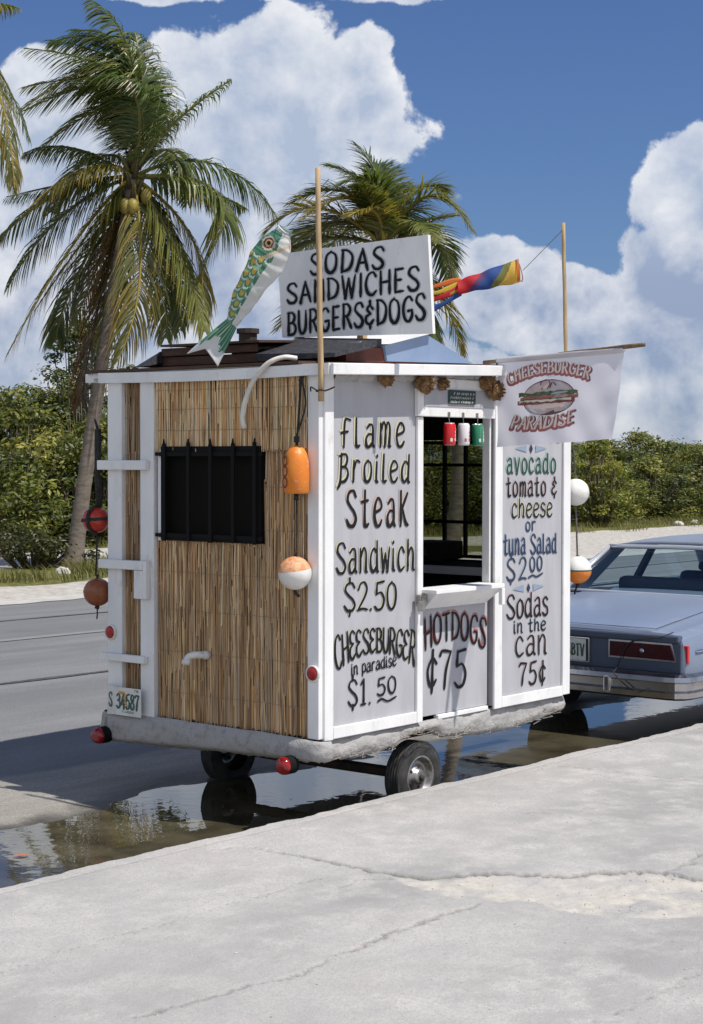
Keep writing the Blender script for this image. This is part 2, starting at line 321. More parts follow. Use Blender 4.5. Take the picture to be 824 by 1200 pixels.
# ------------------------------------------------------------------ brush lettering
O_ = [(.30, 1), (.08, .84), (.02, .5), (.09, .15), (.30, 0), (.52, .15), (.60, .5), (.53, .84), (.28, .995)]
o_ = [(.24, .80), (.06, .62), (.03, .36), (.09, .08), (.24, 0), (.40, .12), (.46, .4), (.40, .68), (.22, .795)]
S_ = [(.54, .84), (.40, 1), (.14, .95), (.05, .74), (.22, .56), (.44, .40), (.54, .20), (.40, .02), (.15, .02), (.0, .18)]
GL = {
'S': (.56, [S_]), 'O': (.62, [O_]), 'D': (.60, [[(.06, 1), (.06, 0)], [(0, 1), (.3, .97), (.55, .75), (.58, .45), (.42, .12), (.02, 0)]]),
'A': (.58, [[(0, 0), (.28, 1)], [(.28, 1), (.58, 0)], [(.1, .36), (.48, .36)]]),
'N': (.54, [[(.04, 0), (.04, 1)], [(.04, 1), (.5, 0)], [(.5, 0), (.5, 1)]]),
'W': (.74, [[(0, 1), (.17, 0)], [(.17, 0), (.36, .85)], [(.36, .85), (.53, 0)], [(.53, 0), (.72, 1)]]),
'I': (.12, [[(.06, 1), (.06, 0)]]), 'C': (.58, [[(.56, .82), (.4, 1), (.14, .88), (.02, .5), (.12, .12), (.36, 0), (.58, .16)]]),
'H': (.54, [[(.03, 1), (.03, 0)], [(.5, 1), (.5, 0)], [(.03, .5), (.5, .53)]]),
'E': (.5, [[(.05, 1), (.05, 0)], [(.05, .98), (.46, 1)], [(.05, .52), (.38, .53)], [(.05, .01), (.48, .03)]]),
'3e': (.52, [[(.48, .88), (.27, 1), (.06, .86), (.1, .62), (.34, .53)], [(.34, .53), (.06, .42), (.02, .16), (.22, 0), (.5, .14)]]),
'B': (.54, [[(.05, 1), (.05, 0)], [(0, 1), (.3, 1), (.46, .8), (.34, .57), (.06, .53)], [(.06, .53), (.4, .5), (.54, .26), (.4, .03), (0, 0)]]),
'Bt': (.54, [[(.08, 1), (.08, .05), (-.05, -.25)], [(-.03, .92), (.3, 1), (.44, .82), (.34, .57), (.09, .53)], [(.09, .53), (.4, .5), (.52, .26), (.36, .03), (.02, -.03)]]),
'U': (.54, [[(.02, 1), (.04, .3), (.2, 0), (.4, .08), (.5, .4), (.5, 1)]]),
'R': (.54, [[(.05, 1), (.05, 0)], [(0, 1), (.3, 1), (.48, .78), (.34, .54), (.06, .5)], [(.24, .5), (.54, 0)]]),
'G': (.60, [[(.56, .84), (.38, 1), (.12, .86), (.02, .48), (.14, .1), (.38, 0), (.56, .2), (.56, .42)], [(.32, .42), (.6, .44)]]),
'T': (.56, [[(0, .96), (.56, 1)], [(.28, .98), (.28, 0)]]), 'P': (.5, [[(.05, 1), (.05, 0)], [(0, 1), (.3, 1), (.5, .76), (.34, .48), (.06, .44)]]),
'L': (.46, [[(.05, 1), (.05, 0)], [(.05, 0), (.46, .02)]]), 'V': (.54, [[(0, 1), (.27, 0)], [(.27, 0), (.54, 1)]]),
'F': (.5, [[(.05, 1), (.05, 0)], [(.05, 1), (.48, 1)], [(.05, .52), (.36, .52)]]), 'X': (.5, [[(0, 1), (.5, 0)], [(.5, 1), (0, 0)]]),
'&': (.5, [[(.45, .70), (.25, .84), (.1, .68), (.3, .50)], [(.3, .50), (.02, .38), (.02, .16), (.25, .06), (.48, .22)], [(.28, 1.02), (.28, .84)], [(.26, .06), (.26, -.14)]]),
'f': (.46, [[(.5, .95), (.27, 1), (.17, .8), (.16, 0)], [(0, .50), (.38, .55)]]),
'l': (.24, [[(.05, 1), (.05, .15), (.13, 0), (.26, .04)]]),
'a': (.50, [[(.08, .68), (.25, .80), (.4, .68), (.42, .05)], [(.42, .42), (.2, .46), (.03, .28), (.08, .04), (.25, .02), (.42, .2)], [(.42, .1), (.52, 0)]]),
'm': (.64, [[(.03, .75), (.05, 0)], [(.05, .5), (.2, .80), (.32, .6), (.3, 0)], [(.32, .55), (.46, .80), (.58, .6), (.56, .06), (.66, .02)]]),
'e': (.47, [[(.05, .38), (.42, .5), (.42, .68), (.24, .80), (.06, .6), (.02, .28), (.15, .02), (.34, .02), (.47, .16)]]),
'r': (.42, [[(.05, .77), (.06, 0)], [(.06, .5), (.22, .78), (.42, .73)]]), 'o': (.47, [o_]),
'i': (.17, [[(.05, .74), (.05, .1), (.16, 0)], [(.05, .95), (.08, 1.0)]]),
'd': (.54, [[(.46, 1.02), (.44, .1), (.54, 0)], [(.44, .62), (.25, .78), (.05, .55), (.03, .2), (.2, 0), (.44, .22)]]),
't': (.42, [[(.2, 1), (.18, .12), (.28, 0), (.42, .06)], [(0, .68), (.4, .73)]]),
'k': (.5, [[(.04, 1), (.04, 0)], [(.46, .95), (.05, .42)], [(.14, .5), (.36, .1), (.52, .02)]]),
'n': (.5, [[(.03, .77), (.05, 0)], [(.05, .48), (.24, .80), (.4, .62), (.4, .08), (.5, 0)]]),
'w': (.54, [[(0, .77), (.11, 0)], [(.11, 0), (.26, .6)], [(.26, .6), (.4, 0)], [(.4, 0), (.54, .80)]]),
'c': (.44, [[(.42, .62), (.25, .80), (.06, .6), (.03, .24), (.18, 0), (.44, .12)]]),
'h': (.5, [[(.04, 1.02), (.05, 0)], [(.05, .45), (.24, .76), (.4, .58), (.4, .08), (.5, 0)]]),
'p': (.46, [[(.05, .77), (.05, -.28)], [(.05, .6), (.28, .80), (.46, .5), (.36, .1), (.06, .08)]]),
's': (.42, [[(.4, .68), (.24, .80), (.06, .66), (.14, .46), (.36, .32), (.36, .08), (.16, 0), (0, .12)]]),
'v': (.44, [[(0, .80), (.2, 0)], [(.2, 0), (.44, .82)]]), 'u': (.5, [[(.02, .77), (.04, .15), (.2, 0), (.4, .2)], [(.42, .77), (.42, .08), (.5, 0)]]),
'$': (.54, [S_, [(.28, 1.16), (.28, .98)], [(.27, .02), (.27, -.18)]]), '2': (.5, [[(.04, .76), (.15, .96), (.36, 1), (.48, .78), (.36, .48), (0, .02)], [(0, .02), (.26, .07), (.52, .03)]]),
'5': (.5, [[(.5, 1.02), (.12, .96)], [(.12, .96), (.08, .56)], [(.08, .56), (.34, .62), (.5, .38), (.4, .08), (.16, 0), (0, .12)]]),
'0': (.5, [[(.26, 1), (.07, .82), (.02, .5), (.09, .15), (.26, 0), (.43, .15), (.5, .5), (.44, .84), (.24, .995)]]),
'1': (.24, [[(0, .82), (.16, 1)], [(.16, 1), (.16, 0)], [(.0, .0), (.3, .02)]]), '7': (.5, [[(0, .88), (.1, .99), (.5, .97)], [(.5, .97), (.28, .5), (.2, 0)]]),
'3': (.48, [[(.02, .86), (.2, 1), (.42, .84), (.36, .6), (.16, .54)], [(.16, .54), (.44, .44), (.46, .16), (.22, 0), (0, .12)]]),
'4': (.5, [[(.34, 1), (0, .3)], [(0, .3), (.5, .3)], [(.36, .6), (.36, 0)]]),
'8': (.48, [[(.24, .54), (.06, .7), (.12, .96), (.24, 1), (.40, .94), (.42, .7), (.24, .54)], [(.24, .54), (.03, .36), (.06, .08), (.24, 0), (.42, .08), (.46, .34), (.24, .54)]]),
'6': (.48, [[(.42, .92), (.24, 1), (.06, .7), (.02, .3), (.2, 0), (.42, .1), (.44, .36), (.28, .5), (.04, .36)]]),
'.': (.1, [[(.04, .02), (.07, .05)]]), '-': (.3, [[(0, .45), (.3, .46)]]), ' ': (.26, []),
'c|': (.44, [[(.45, .68), (.25, .82), (.05, .5), (.13, .14), (.28, .1), (.44, .24)], [(.27, 1.02), (.26, .82)], [(.26, .1), (.25, -.1)], [(.27, .8), (.26, .1)]]),
}
class Letters:
    """brush strokes laid on a surface; fmap(a, b, off) -> point"""
    def __init__(s, fmap): s.f = fmap; s.mb = MB(); s.k = 0
    def stroke(s, pts, hw, mi, off, taper=.35, flat=.72):
        s.k += 1; P = pts; n = len(P); Lp = []; Rp = []
        base = off+(s.k % 60)*8e-6; y0 = min(q.y for q in P); yr = max(.3*hw, max(q.y for q in P)-y0); tall = yr > 4*hw
        for i, p in enumerate(P):
            d = P[min(i+1, n-1)]-P[max(i-1, 0)]
            if d.length < 1e-9: d = Vector((1, 0))
            d = d.normalized(); nn = Vector((-d.y, d.x)); u = i/(n-1)
            w = hw*(1.20-.42*(p.y-y0)/yr if tall else 1.0)*(flat+(1-flat)*abs(d.y))*(1-taper*max(0, (u-.8)/.2)**2)*(1+.10*math.sin(u*9+s.k))
            Lp.append(p+nn*w); Rp.append(p-nn*w)
        def cap(p, d, w):
            a0 = math.atan2(d.y, d.x); return [p+Vector((math.cos(a0+t), math.sin(a0+t)))*w for t in (-1.05, -.52, 0, .52, 1.05)]
        d1 = (P[-1]-P[-2]).normalized(); d0 = (P[0]-P[1]).normalized()
        vs = [s.f(q.x, q.y, base+i*6e-7) for i, q in enumerate(Lp)]+[s.f(q.x, q.y, base+i*6e-7) for i, q in enumerate(Rp)]
        fs = [(n+i, n+i+1, i+1, i) for i in range(n-1)]
        s.mb.add(vs, fs, mi)
        for p, d, q0, q1 in ((P[-1], d1, Rp[-1], Lp[-1]), (P[0], d0, Lp[0], Rp[0])):
            w = (q0-q1).length/2; ring = [q0]+cap(p, d, w)+[q1]
            s.mb.add([s.f(q.x, q.y, base+n*6e-7) for q in ring], [tuple(range(len(ring)))], mi)
    def text(s, glyphs, x0, z0, x1, z1, h, layers, bulge=0.0, hw=.06, gap=.16, jit=.02, hfun=None, slant=0.0, taper=.35):
        """layers: list of (material index, dx, dz, width factor, offset)"""
        W = sum(GL[g][0] for g in glyphs)+gap*(len(glyphs)-1); sx = (x1-x0)/W; cur = 0.0
        rr = random.Random(len(glyphs)*7+int(x0*100))
        for g in glyphs:
            gw, st = GL[g]; t = (cur+gw/2)/W; hh = h*(hfun(t) if hfun else 1)*(1+rr.uniform(-jit, jit))
            zb = z0+(z1-z0)*t+bulge*4*t*(1-t)+rr.uniform(-jit, jit)*h*.5
            sl = (z1-z0)/(x1-x0)+bulge*4*(1-2*t)/(x1-x0); rot = rr.uniform(-jit, jit)
            for stp in st:
                P = cr(stp, 6)
                Q = []
                for q in P:
                    lx = (q.x-gw/2)*sx; lz = q.y*hh
                    Q.append(Vector((x0+(cur+gw/2)*sx+lx+(slant+rot)*lz-lz*sl*.25, zb+lz+lx*sl)))
                for (mi, dx, dz, wf, off) in layers:
                    s.stroke([q+Vector((dx, dz)) for q in Q], hw*wf*h, mi, off, taper)
            cur += gw+gap
    def poly(s, pts, mi, off):
        s.k += 1; s.mb.add([s.f(x, y, off) for x, y in pts], [tuple(range(len(pts)))], mi)
    def build(s, name, mats, parent): return s.mb.build(name, mats, parent)

# ------------------------------------------------------------------ ground, road, pavement, water
def vn(x, y, seed):
    xi = np.floor(x).astype(np.int64); yi = np.floor(y).astype(np.int64); fx = x-xi; fy = y-yi
    fx = fx*fx*(3-2*fx); fy = fy*fy*(3-2*fy)
    def h(a, b):
        q = (a*374761393+b*668265263+seed*974634777) & 0x7fffffff
        q = ((q ^ (q >> 13))*1274126177) & 0x7fffffff
        return ((q ^ (q >> 16)) & 0xffff)/65535.0
    return (h(xi, yi)*(1-fx)+h(xi+1, yi)*fx)*(1-fy)+(h(xi, yi+1)*(1-fx)+h(xi+1, yi+1)*fx)*fy
def fbm(x, y, seed, o=4, g=.5):
    a = 1; s = 0; t = 0
    for i in range(o): s = s+a*(vn(x*2**i, y*2**i, seed+i)-.5); t += a; a *= g
    return s/t
def grid_mesh(name, X, Y, Z, m, cols=None):
    ny, nx = X.shape; me = bpy.data.meshes.new(name); co = np.stack([X, Y, Z], -1).reshape(-1, 3)
    i = np.arange((nx-1)*(ny-1)); a = (i//(nx-1))*nx+i % (nx-1); F = np.stack([a, a+1, a+nx+1, a+nx], -1)
    me.vertices.add(len(co)); me.vertices.foreach_set('co', co.ravel().astype(np.float32))
    me.loops.add(F.size); me.loops.foreach_set('vertex_index', F.ravel().astype(np.int32))
    me.polygons.add(len(F)); me.polygons.foreach_set('loop_start', (np.arange(len(F))*4).astype(np.int32))
    me.polygons.foreach_set('use_smooth', np.ones(len(F), bool))
    if cols is not None:
        ca = me.color_attributes.new('Col', 'FLOAT_COLOR', 'POINT')
        ca.data.foreach_set('color', np.concatenate([cols.reshape(-1, 3), np.ones((len(co), 1))], 1).astype(np.float32).ravel())
    me.materials.append(m); me.update(calc_edges=True); me.validate()
    o = bpy.data.objects.new(name, me); C.objects.link(o); o.location = K0; o.rotation_euler.z = KROT
    return struct(o)
NX = [-3000, 0.0, .75, 1.35, 2.2, 3.3, 5.0, 7.0, 3000]; NZ = [-.035, -.035, -.032, 0.0, .055, .12, .18, .20, .20]
def road_z(n): return np.interp(n, NX, NZ)

def road_mat():
    m = bpy.data.materials.new('aged_asphalt'); m.use_nodes = True; t = NT(m.node_tree); b = t.n['Principled BSDF']
    tc = t.new('ShaderNodeTexCoord'); v = tc.outputs['Object']; sep = t.new('ShaderNodeSeparateXYZ'); t.put(sep.inputs[0], v)
    mp = t.new('ShaderNodeMapping'); t.put(mp.inputs[0], v); mp.inputs['Scale'].default_value = (.12, 1.0, 1)
    streak = t.noise(mp.outputs[0], 2.2, 6, .6); fine = t.noise(v, 90, 3, .6); blot = t.noise(v, .9, 6, .6)
    asp = t.mix(t.ramp(streak, .3, .7), (.19, .192, .195, 1), (.262, .263, .266, 1))
    asp = t.mix(t.ramp(fine, .3, .75), t.mix(1.0, asp, (.72, .72, .72, 1), 'MULTIPLY'), asp)
    sand = t.mix(t.ramp(t.noise(mp.outputs[0], 6, 7, .7), .3, .7), (.30, .285, .255, 1), (.42, .40, .365, 1))
    sand = t.mix(t.ramp(fine, .35, .7), t.mix(1.0, sand, (.7, .69, .67, 1), 'MULTIPLY'), sand)
    nn = t.math('ADD', sep.outputs[1], t.math('MULTIPLY', t.math('SUBTRACT', blot, .5), .22))
    c = t.mix(t.ramp(nn, 2.14, 2.24), sand, asp)
    c = t.mix(t.ramp(blot, .58, .72, 0, .35), c, t.mix(1.0, c, (.7, .7, .7, 1), 'MULTIPLY'))
    zz = t.math('ADD', sep.outputs[2], t.math('MULTIPLY', t.math('SUBTRACT', t.noise(v, 5, 5, .6), .5), .02))
    wet = t.ramp(zz, -.004, .016, 1.0, 0.0)
    c = t.mix(wet, c, (.055, .045, .032, 1))
    t.put(b.inputs['Base Color'], c); t.put(b.inputs['Roughness'], t.math('MULTIPLY_ADD', wet, -.55, .9))
    b.inputs['Specular IOR Level'].default_value = .35
    bn = t.new('ShaderNodeBump'); bn.inputs['Strength'].default_value = .55; bn.inputs['Distance'].default_value = .008
    t.put(bn.inputs['Height'], t.noise(v, 110, 4, .7)); t.put(b.inputs['Normal'], bn.outputs[0])
    return m
rm = road_mat()
# near road (fine), far road (coarse)
s = np.concatenate([np.linspace(-60, -4, 40)[:-1], np.arange(-4, 12, .05), np.linspace(12, 160, 60)])
n = np.concatenate([np.arange(-.02, 3.4, .04), np.linspace(3.4, 10.7, 30)])
X, Y = np.meshgrid(s, n)
near = np.clip((4.2-Y)/1.5, 0, 1)
Z = road_z(Y)+near*(fbm(X*.9, Y*1.4, 3)*.03+fbm(X*5, Y*6, 9)*.012)
Z[-1, :] -= .03
grid_mesh('road', X, Y, Z, rm)
# joints, faded centre line, cracks: thin sheets on the road
M['tar'] = mat('tar_joint', (.05, .05, .053), (.09, .09, .09), 12, .8)
M['yline'] = mat('faded_yellow_paint', (.27, .26, .21), (.215, .22, .22), 9, .85, mixlo=.30, mixhi=.55)
M['sandedge'] = mat('pale_sand_edge', (.52, .50, .46), (.42, .40, .37), 6, .95)
def road_strip(name, n0, w, m, wob=.03, s0=-50, s1=150, dz=.006, wv=0.0):
    mb = MB(); ks = np.concatenate([np.linspace(s0, -4, 30)[:-1], np.arange(max(s0, -4), min(14, s1), .12), np.linspace(min(14, s1), s1, 60)[1:]]) if s1 > 14 else np.arange(s0, s1, .1)
    vs = []
    for q in ks:
        c = n0+wob*noise.noise(Vector((q*.35, n0, 0)))*2; ww = w*(1+wv*noise.noise(Vector((q*2.1, n0, 4))))
        for e in (-ww/2, ww/2): vs.append((q, c+e, float(road_z(c+e))+dz))
    mb.add(vs, [(2*i, 2*i+2, 2*i+3, 2*i+1) for i in range(len(ks)-1)])
    return struct(mb.build(name, m, loc=K0, rotz=KROT))
road_strip('road_joint', 4.75, .06, M['tar'], wv=.5)
road_strip('road_joint', 8.5, .05, M['tar'], wv=.5)
road_strip('road_centre_line', 7.0, .13, M['yline'], wob=.01, wv=.2)
road_strip('sand_on_road_edge', 10.45, .5, M['sandedge'], wob=.12, wv=.5)

# ground sheet (to the horizon): verge of sand and grass beyond the road
def ground_mat():
    m = bpy.data.materials.new('sand_and_grass'); m.use_nodes = True; t = NT(m.node_tree); b = t.n['Principled BSDF']
    tc = t.new('ShaderNodeTexCoord'); v = tc.outputs['Object']
    sep = t.new('ShaderNodeSeparateXYZ'); t.put(sep.inputs[0], v)
    mp = t.new('ShaderNodeMapping'); t.put(mp.inputs[0], v); mp.inputs['Scale'].default_value = (.35, 1, 1)
    a = t.noise(mp.outputs[0], .55, 7, .65); f = t.noise(v, 9, 6, .7)
    sand = t.mix(t.ramp(f, .3, .7), (.36, .33, .29, 1), (.58, .55, .50, 1))
    grass = t.mix(t.ramp(f, .35, .65), (.075, .085, .022, 1), (.19, .18, .06, 1))
    # bands of grass by distance from the kerb, broken up by noise
    def band(lo, hi, soft=.5): return t.math('MULTIPLY', t.ramp(sep.outputs[1], lo-soft, lo+soft), t.ramp(sep.outputs[1], hi-soft, hi+soft, 1, 0))
    shift = t.math('ADD', sep.outputs[1], t.ramp(sep.outputs[0], 20, 30, 0, 2.6))
    hedge = t.ramp(shift, 18.4, 19.6)
    g = t.math('MAXIMUM', t.math('MULTIPLY', t.math('MULTIPLY', band(12.4, 15.4), t.ramp(sep.outputs[0], 20, 26, 1, .25)), .74), t.math('MULTIPLY', hedge, .95))
    k = t.ramp(t.math('ADD', g, t.math('MULTIPLY', t.math('SUBTRACT', a, .5), 1.6)), .42, .58)
    c = t.mix(k, sand, grass)
    t.put(b.inputs['Base Color'], c); b.inputs['Roughness'].default_value = .95; b.inputs['Specular IOR Level'].default_value = .15
    bn = t.new('ShaderNodeBump'); bn.inputs['Strength'].default_value = .7; bn.inputs['Distance'].default_value = .04
    t.put(bn.inputs['Height'], f); t.put(b.inputs['Normal'], bn.outputs[0])
    return m
s = np.concatenate([[-1500, -300, -80], np.linspace(-30, 70, 200), [90, 150, 400, 1500]])
n = np.concatenate([[-1500, -300, -40, -9, -6.5, -.25, -.2, 0, 10.3, 10.5], np.linspace(10.7, 24, 60), [30, 60, 150, 500, 1500]])
X, Y = np.meshgrid(s, n)
Z = np.where(Y < -6.6, .10, np.where(Y < 10.4, -.12, np.where(Y < 10.6, .15, .20)))
mask = np.clip((Y-10.7)/1, 0, 1)*np.clip((60-Y)/20, 0, 1)
Z = Z+mask*(fbm(X*.5, Y*.5, 21)*.14+fbm(X*2, Y*2, 22)*.06)
GROUND = grid_mesh('ground', X, Y, Z, ground_mat())

# pavement: one fine sheet in view, coarse sheets around it
CR = [([(.98, -.2), (1.14, -.3), (1.16, -.87), (1.15, -1.02), (1.2, -1.25), (1.46, -1.39), (1.58, -1.63), (1.82, -1.80), (1.93, -1.91), (1.94, -2.12), (2.0, -3.0)], .016, .020, 1.0),
      ([(1.94, -1.93), (2.12, -1.95), (2.31, -1.91), (2.6, -2.0)], .010, .012, .8),
      ([(-.79, -1.67), (-.54, -1.70), (-.32, -1.71), (-.16, -1.76), (.18, -1.70), (.5, -1.66), (.82, -1.66), (1.0, -1.66)], .010, .012, .8),
      ([(-.9, -.95), (-.63, -.95), (-.27, -.93), (.03, -.97), (.25, -.94), (.5, -.94), (.9, -.9)], .006, .006, .55),
      ([(3.7, -.1), (3.77, -.34), (3.85, -1.06), (3.9, -2.4)], .008, .010, .75),
      ([(-.1, -2.74), (.06, -2.76), (.46, -2.77), (.76, -2.76), (1.4, -2.72)], .008, .008, .6),
      ([(.85, -1.08), (.98, -1.05), (1.08, -1.15)], .006, .006, .6), ([(2.5, -.75), (2.62, -.9), (2.55, -1.25)], .004, .004, .4)]
PATCH = [(1.15, -1.0), (1.2, -1.25), (1.46, -1.39), (1.58, -1.63), (1.82, -1.8), (1.93, -1.91), (1.95, -2.12), (1.98, -2.6), (1.5, -2.55), (1.36, -2.43), (1.22, -2.28), (1.11, -2.09), (1.15, -1.79), (1.02, -1.64), (1.0, -1.5), (1.04, -1.28)]
def seg_dist(X, Y, pts):
    d = np.full(X.shape, 9.0)
    for (x0, y0), (x1, y1) in zip(pts[:-1], pts[1:]):
        dx, dy = x1-x0, y1-y0; t = np.clip(((X-x0)*dx+(Y-y0)*dy)/(dx*dx+dy*dy), 0, 1)
        d = np.minimum(d, np.hypot(X-x0-t*dx, Y-y0-t*dy))
    return d
def inside(X, Y, P):
    r = np.zeros(X.shape, bool); k = len(P)
    for i in range(k):
        (x0, y0), (x1, y1) = P[i], P[(i+1) % k]
        if y0 != y1: r ^= ((y0 > Y) != (y1 > Y)) & (X < (x1-x0)*(Y-y0)/(y1-y0)+x0)
    return r
def walk_mat():
    m = bpy.data.materials.new('old_concrete'); m.use_nodes = True; t = NT(m.node_tree); b = t.n['Principled BSDF']
    tc = t.new('ShaderNodeTexCoord'); v = tc.outputs['Object']
    a = t.new('ShaderNodeAttribute', attribute_name='Col'); sp = t.new('ShaderNodeSeparateColor'); t.put(sp.inputs[0], a.outputs[0])
    big = t.noise(v, .8, 6, .6); mid = t.noise(v, 5, 7, .65); fine = t.noise(v, 120, 3, .7)
    c = t.mix(t.ramp(big, .3, .7), (.455, .435, .415, 1), (.555, .53, .505, 1))
    c = t.mix(t.ramp(mid, .35, .7, 0, .75), c, (.42, .41, .40, 1))
    c = t.mix(t.ramp(t.noise(v, 34, 5, .75), .50, .72, 0, .45), c, (.33, .32, .31, 1))
    c = t.mix(t.ramp(t.noise(v, 60, 3, .7), .60, .72, 0, .5), c, (.62, .61, .60, 1))
    c = t.mix(t.ramp(fine, .25, .55, .7, 0), c, (.31, .30, .29, 1))
    c = t.mix(t.ramp(t.noise(v, 55, 4, .8), .36, .50, .55, 0), c, (.34, .325, .31, 1))
    c = t.mix(t.ramp(t.noise(v, 1.7, 8, .72), .52, .66, 0, .35), c, (.40, .375, .35, 1))
    spot = t.new('ShaderNodeTexVoronoi'); t.put(spot.inputs['Vector'], v); spot.inputs['Scale'].default_value = 9
    c = t.mix(t.ramp(spot.outputs[0], .035, .06, .6, 0), c, (.16, .14, .12, 1))
    c = t.mix(t.math('MULTIPLY', sp.outputs[2], t.ramp(mid, .3, .6)), c, (.33, .32, .31, 1))
    pat = t.mix(t.ramp(t.noise(v, 22, 6, .7), .3, .7), (.47, .44, .39, 1), (.58, .545, .485, 1))
    c = t.mix(sp.outputs[1], c, pat)
    c = t.mix(sp.outputs[0], c, (.10, .088, .075, 1))
    t.put(b.inputs['Base Color'], c); b.inputs['Roughness'].default_value = .9; b.inputs['Specular IOR Level'].default_value = .25
    bn = t.new('ShaderNodeBump'); bn.inputs['Strength'].default_value = .5; bn.inputs['Distance'].default_value = .006
    t.put(bn.inputs['Height'], t.math('ADD', fine, t.math('MULTIPLY', t.noise(v, 30, 4, .6), 1.2))); t.put(b.inputs['Normal'], bn.outputs[0])
    return m
wm = walk_mat(); WZ = .13
s = np.arange(-2.4, 7.0, .0115); n = np.concatenate([np.arange(-3.6, -.3, .0125), np.arange(-.3, 0.0005, .0075)])
X, Y = np.meshgrid(s, n)
jx = X+fbm(X*14, Y*14, 41, 5, .65)*.10; jy = Y+fbm(X*14, Y*14, 61, 5, .65)*.10
Z = WZ+fbm(X*.6, Y*.6, 5)*.02+fbm(X*60, Y*60, 8, 2)*.0016+fbm(X*8, Y*8, 6)*.004
dirt = np.zeros(X.shape); patch = np.zeros(X.shape); stain = np.clip(.5+fbm(X*.9, Y*1.6, 77)*2.2, 0, 1)
ins = inside(jx, jy, PATCH); pd = seg_dist(jx, jy, PATCH+[PATCH[0]])
pm = np.where(ins, np.clip(pd/.05, 0, 1), 0)
far_side = np.clip((jx-1.0)/.9, 0, 1)
Z += -pm*(.006+.012*far_side)+pm*fbm(X*26, Y*26, 14)*.014
patch = pm*np.clip(.85+fbm(X*7, Y*7, 15)*3.2-.5*np.clip((-Y-1.9)/.4, 0, 1), 0, 1)
for pts, w, dep, dk in CR:
    d = seg_dist(jx, jy, pts); wv = w*(.20+.75*vn(X*3, Y*3, 90)); g = np.exp(-(d/wv)**2)
    Z -= dep*g; dirt = np.maximum(dirt, g*dk*.8)
jt = np.abs(jy+.125+.02*0); g = np.exp(-((Y+.125+fbm(X*2, Y*0, 31)*.012)/.006)**2)*(.35+.65*vn(X*3, Y*0+2, 33)); Z -= .006*g; dirt = np.maximum(dirt, g*.6)
edge = np.clip((Y+.045+fbm(X*6, Y*0, 51)*.06)/.045, 0, 1)
Z -= edge**2*.035; stain = np.where(Y > -.12, stain*.4, stain)
Y = Y+np.where(Y > -.08, (Y+.08)/.08, 0)*(fbm(X*4, Y*0, 55)*.035)
Z[-1, :] = -.1
cols = np.stack([dirt, patch, stain], -1)
WS, WN, WZZ = s.copy(), n.copy(), Z.copy()
def walk_z(a, c): return float(WZZ[np.abs(WN-c).argmin(), np.abs(WS-a).argmin()])
grid_mesh('pavement', X, Y, Z, wm, cols)
def coarse(s0, s1, n0, n1):
    X, Y = np.meshgrid(np.linspace(s0, s1, 40), np.linspace(n0, n1, 30)); Z = np.full(X.shape, WZ)
    if n1 == 0: Z[-1, :] = -.1
    grid_mesh('pavement', X, Y, Z, wm, np.zeros(X.shape+(3,)))
coarse(-60, -2.4, -6.5, 0); coarse(7.0, 160, -6.5, 0); coarse(-2.4, 7.0, -6.5, -3.6)

def water_mat():
    m = bpy.data.materials.new('puddle_water'); m.use_nodes = True; t = NT(m.node_tree); b = t.n['Principled BSDF']
    tc = t.new('ShaderNodeTexCoord'); v = tc.outputs['Object']
    c = t.mix(t.ramp(t.noise(v, 2.4, 6, .6), .35, .65), (.046, .039, .023, 1), (.105, .090, .056, 1))
    t.put(b.inputs['Base Color'], c); b.inputs['Roughness'].default_value = .015; b.inputs['IOR'].default_value = 1.62
    bn = t.new('ShaderNodeBump'); bn.inputs['Strength'].default_value = .05; bn.inputs['Distance'].default_value = .012
    t.put(bn.inputs['Height'], t.noise(v, 9, 2, .5)); t.put(b.inputs['Normal'], bn.outputs[0])
    return m
X, Y = np.meshgrid(np.linspace(-6, 16, 60), np.linspace(-.015, 2.1, 8))
grid_mesh('puddle', X, Y, np.zeros(X.shape), water_mat())
# ------------------------------------------------------------------ food trailer (local frame: x forward, y across, z up)
TR = thing('food_trailer', 'small white hand-lettered food trailer clad at its rear in reed thatch, parked at the kerb', 'food trailer', TN, TROT)
def part(name, mb, m, parent=None, **kw): return mb.build(name, m, parent or TR, **kw)
TL_, TW_ = 2.24, 1.50
# chassis, axle, drawbar
b = MB(); b.box(.05, 2.2, .22, .29, .33, .40); b.box(.05, 2.2, 1.21, 1.28, .33, .40); b.box(.2, .28, .29, 1.21, .33, .40); b.box(1.9, 1.98, .29, 1.21, .33, .40)
b.tube([(.84, .05, .165), (.84, 1.45, .165)], .03, 10); b.box(2.2, 3.0, .72, .78, .27, .33); b.tube([(2.98, .75, .30), (2.98, .75, .36)], .03, 8)
part('chassis', b, M['chassis'])
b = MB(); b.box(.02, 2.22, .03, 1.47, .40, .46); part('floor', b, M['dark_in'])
# walls (boards 4 cm thick)
def board(mb, x0, x1, z0, z1, y0=0, y1=.04): return mb.box(x0, x1, y0, y1, z0, z1)
roof_z = lambda x: 2.33+.034*x
b = MB()     # serving side above the window and behind the frames
board(b, .762, 1.455, 2.09, 2.30); board(b, 1.440, 1.4555, 1.09, 2.09, .0, .05)
part('side_wall', b, M['white'], bevel=.003)
b = MB(); b.box(0, .03, .04, .37, .46, 2.31); b.box(0, .03, 1.10, 1.5, .46, 2.31); b.box(0, .03, .37, 1.10, .46, 1.42); b.box(0, .03, .37, 1.10, 1.92, 2.31)
part('rear_wall', b, M['chassis'])
b = MB(); b.box(0, 2.24, 1.47, 1.5, .46, 2.32); part('off_side_wall', b, M['wall'])
b = MB()
b.box(2.21, 2.24, .04, .45, .46, 2.36); b.box(2.21, 2.24, 1.2, 1.47, .46, 2.36); b.box(2.21, 2.24, .45, 1.2, .46, 1.24); b.box(2.21, 2.24, .45, 1.2, 1.98, 2.36)
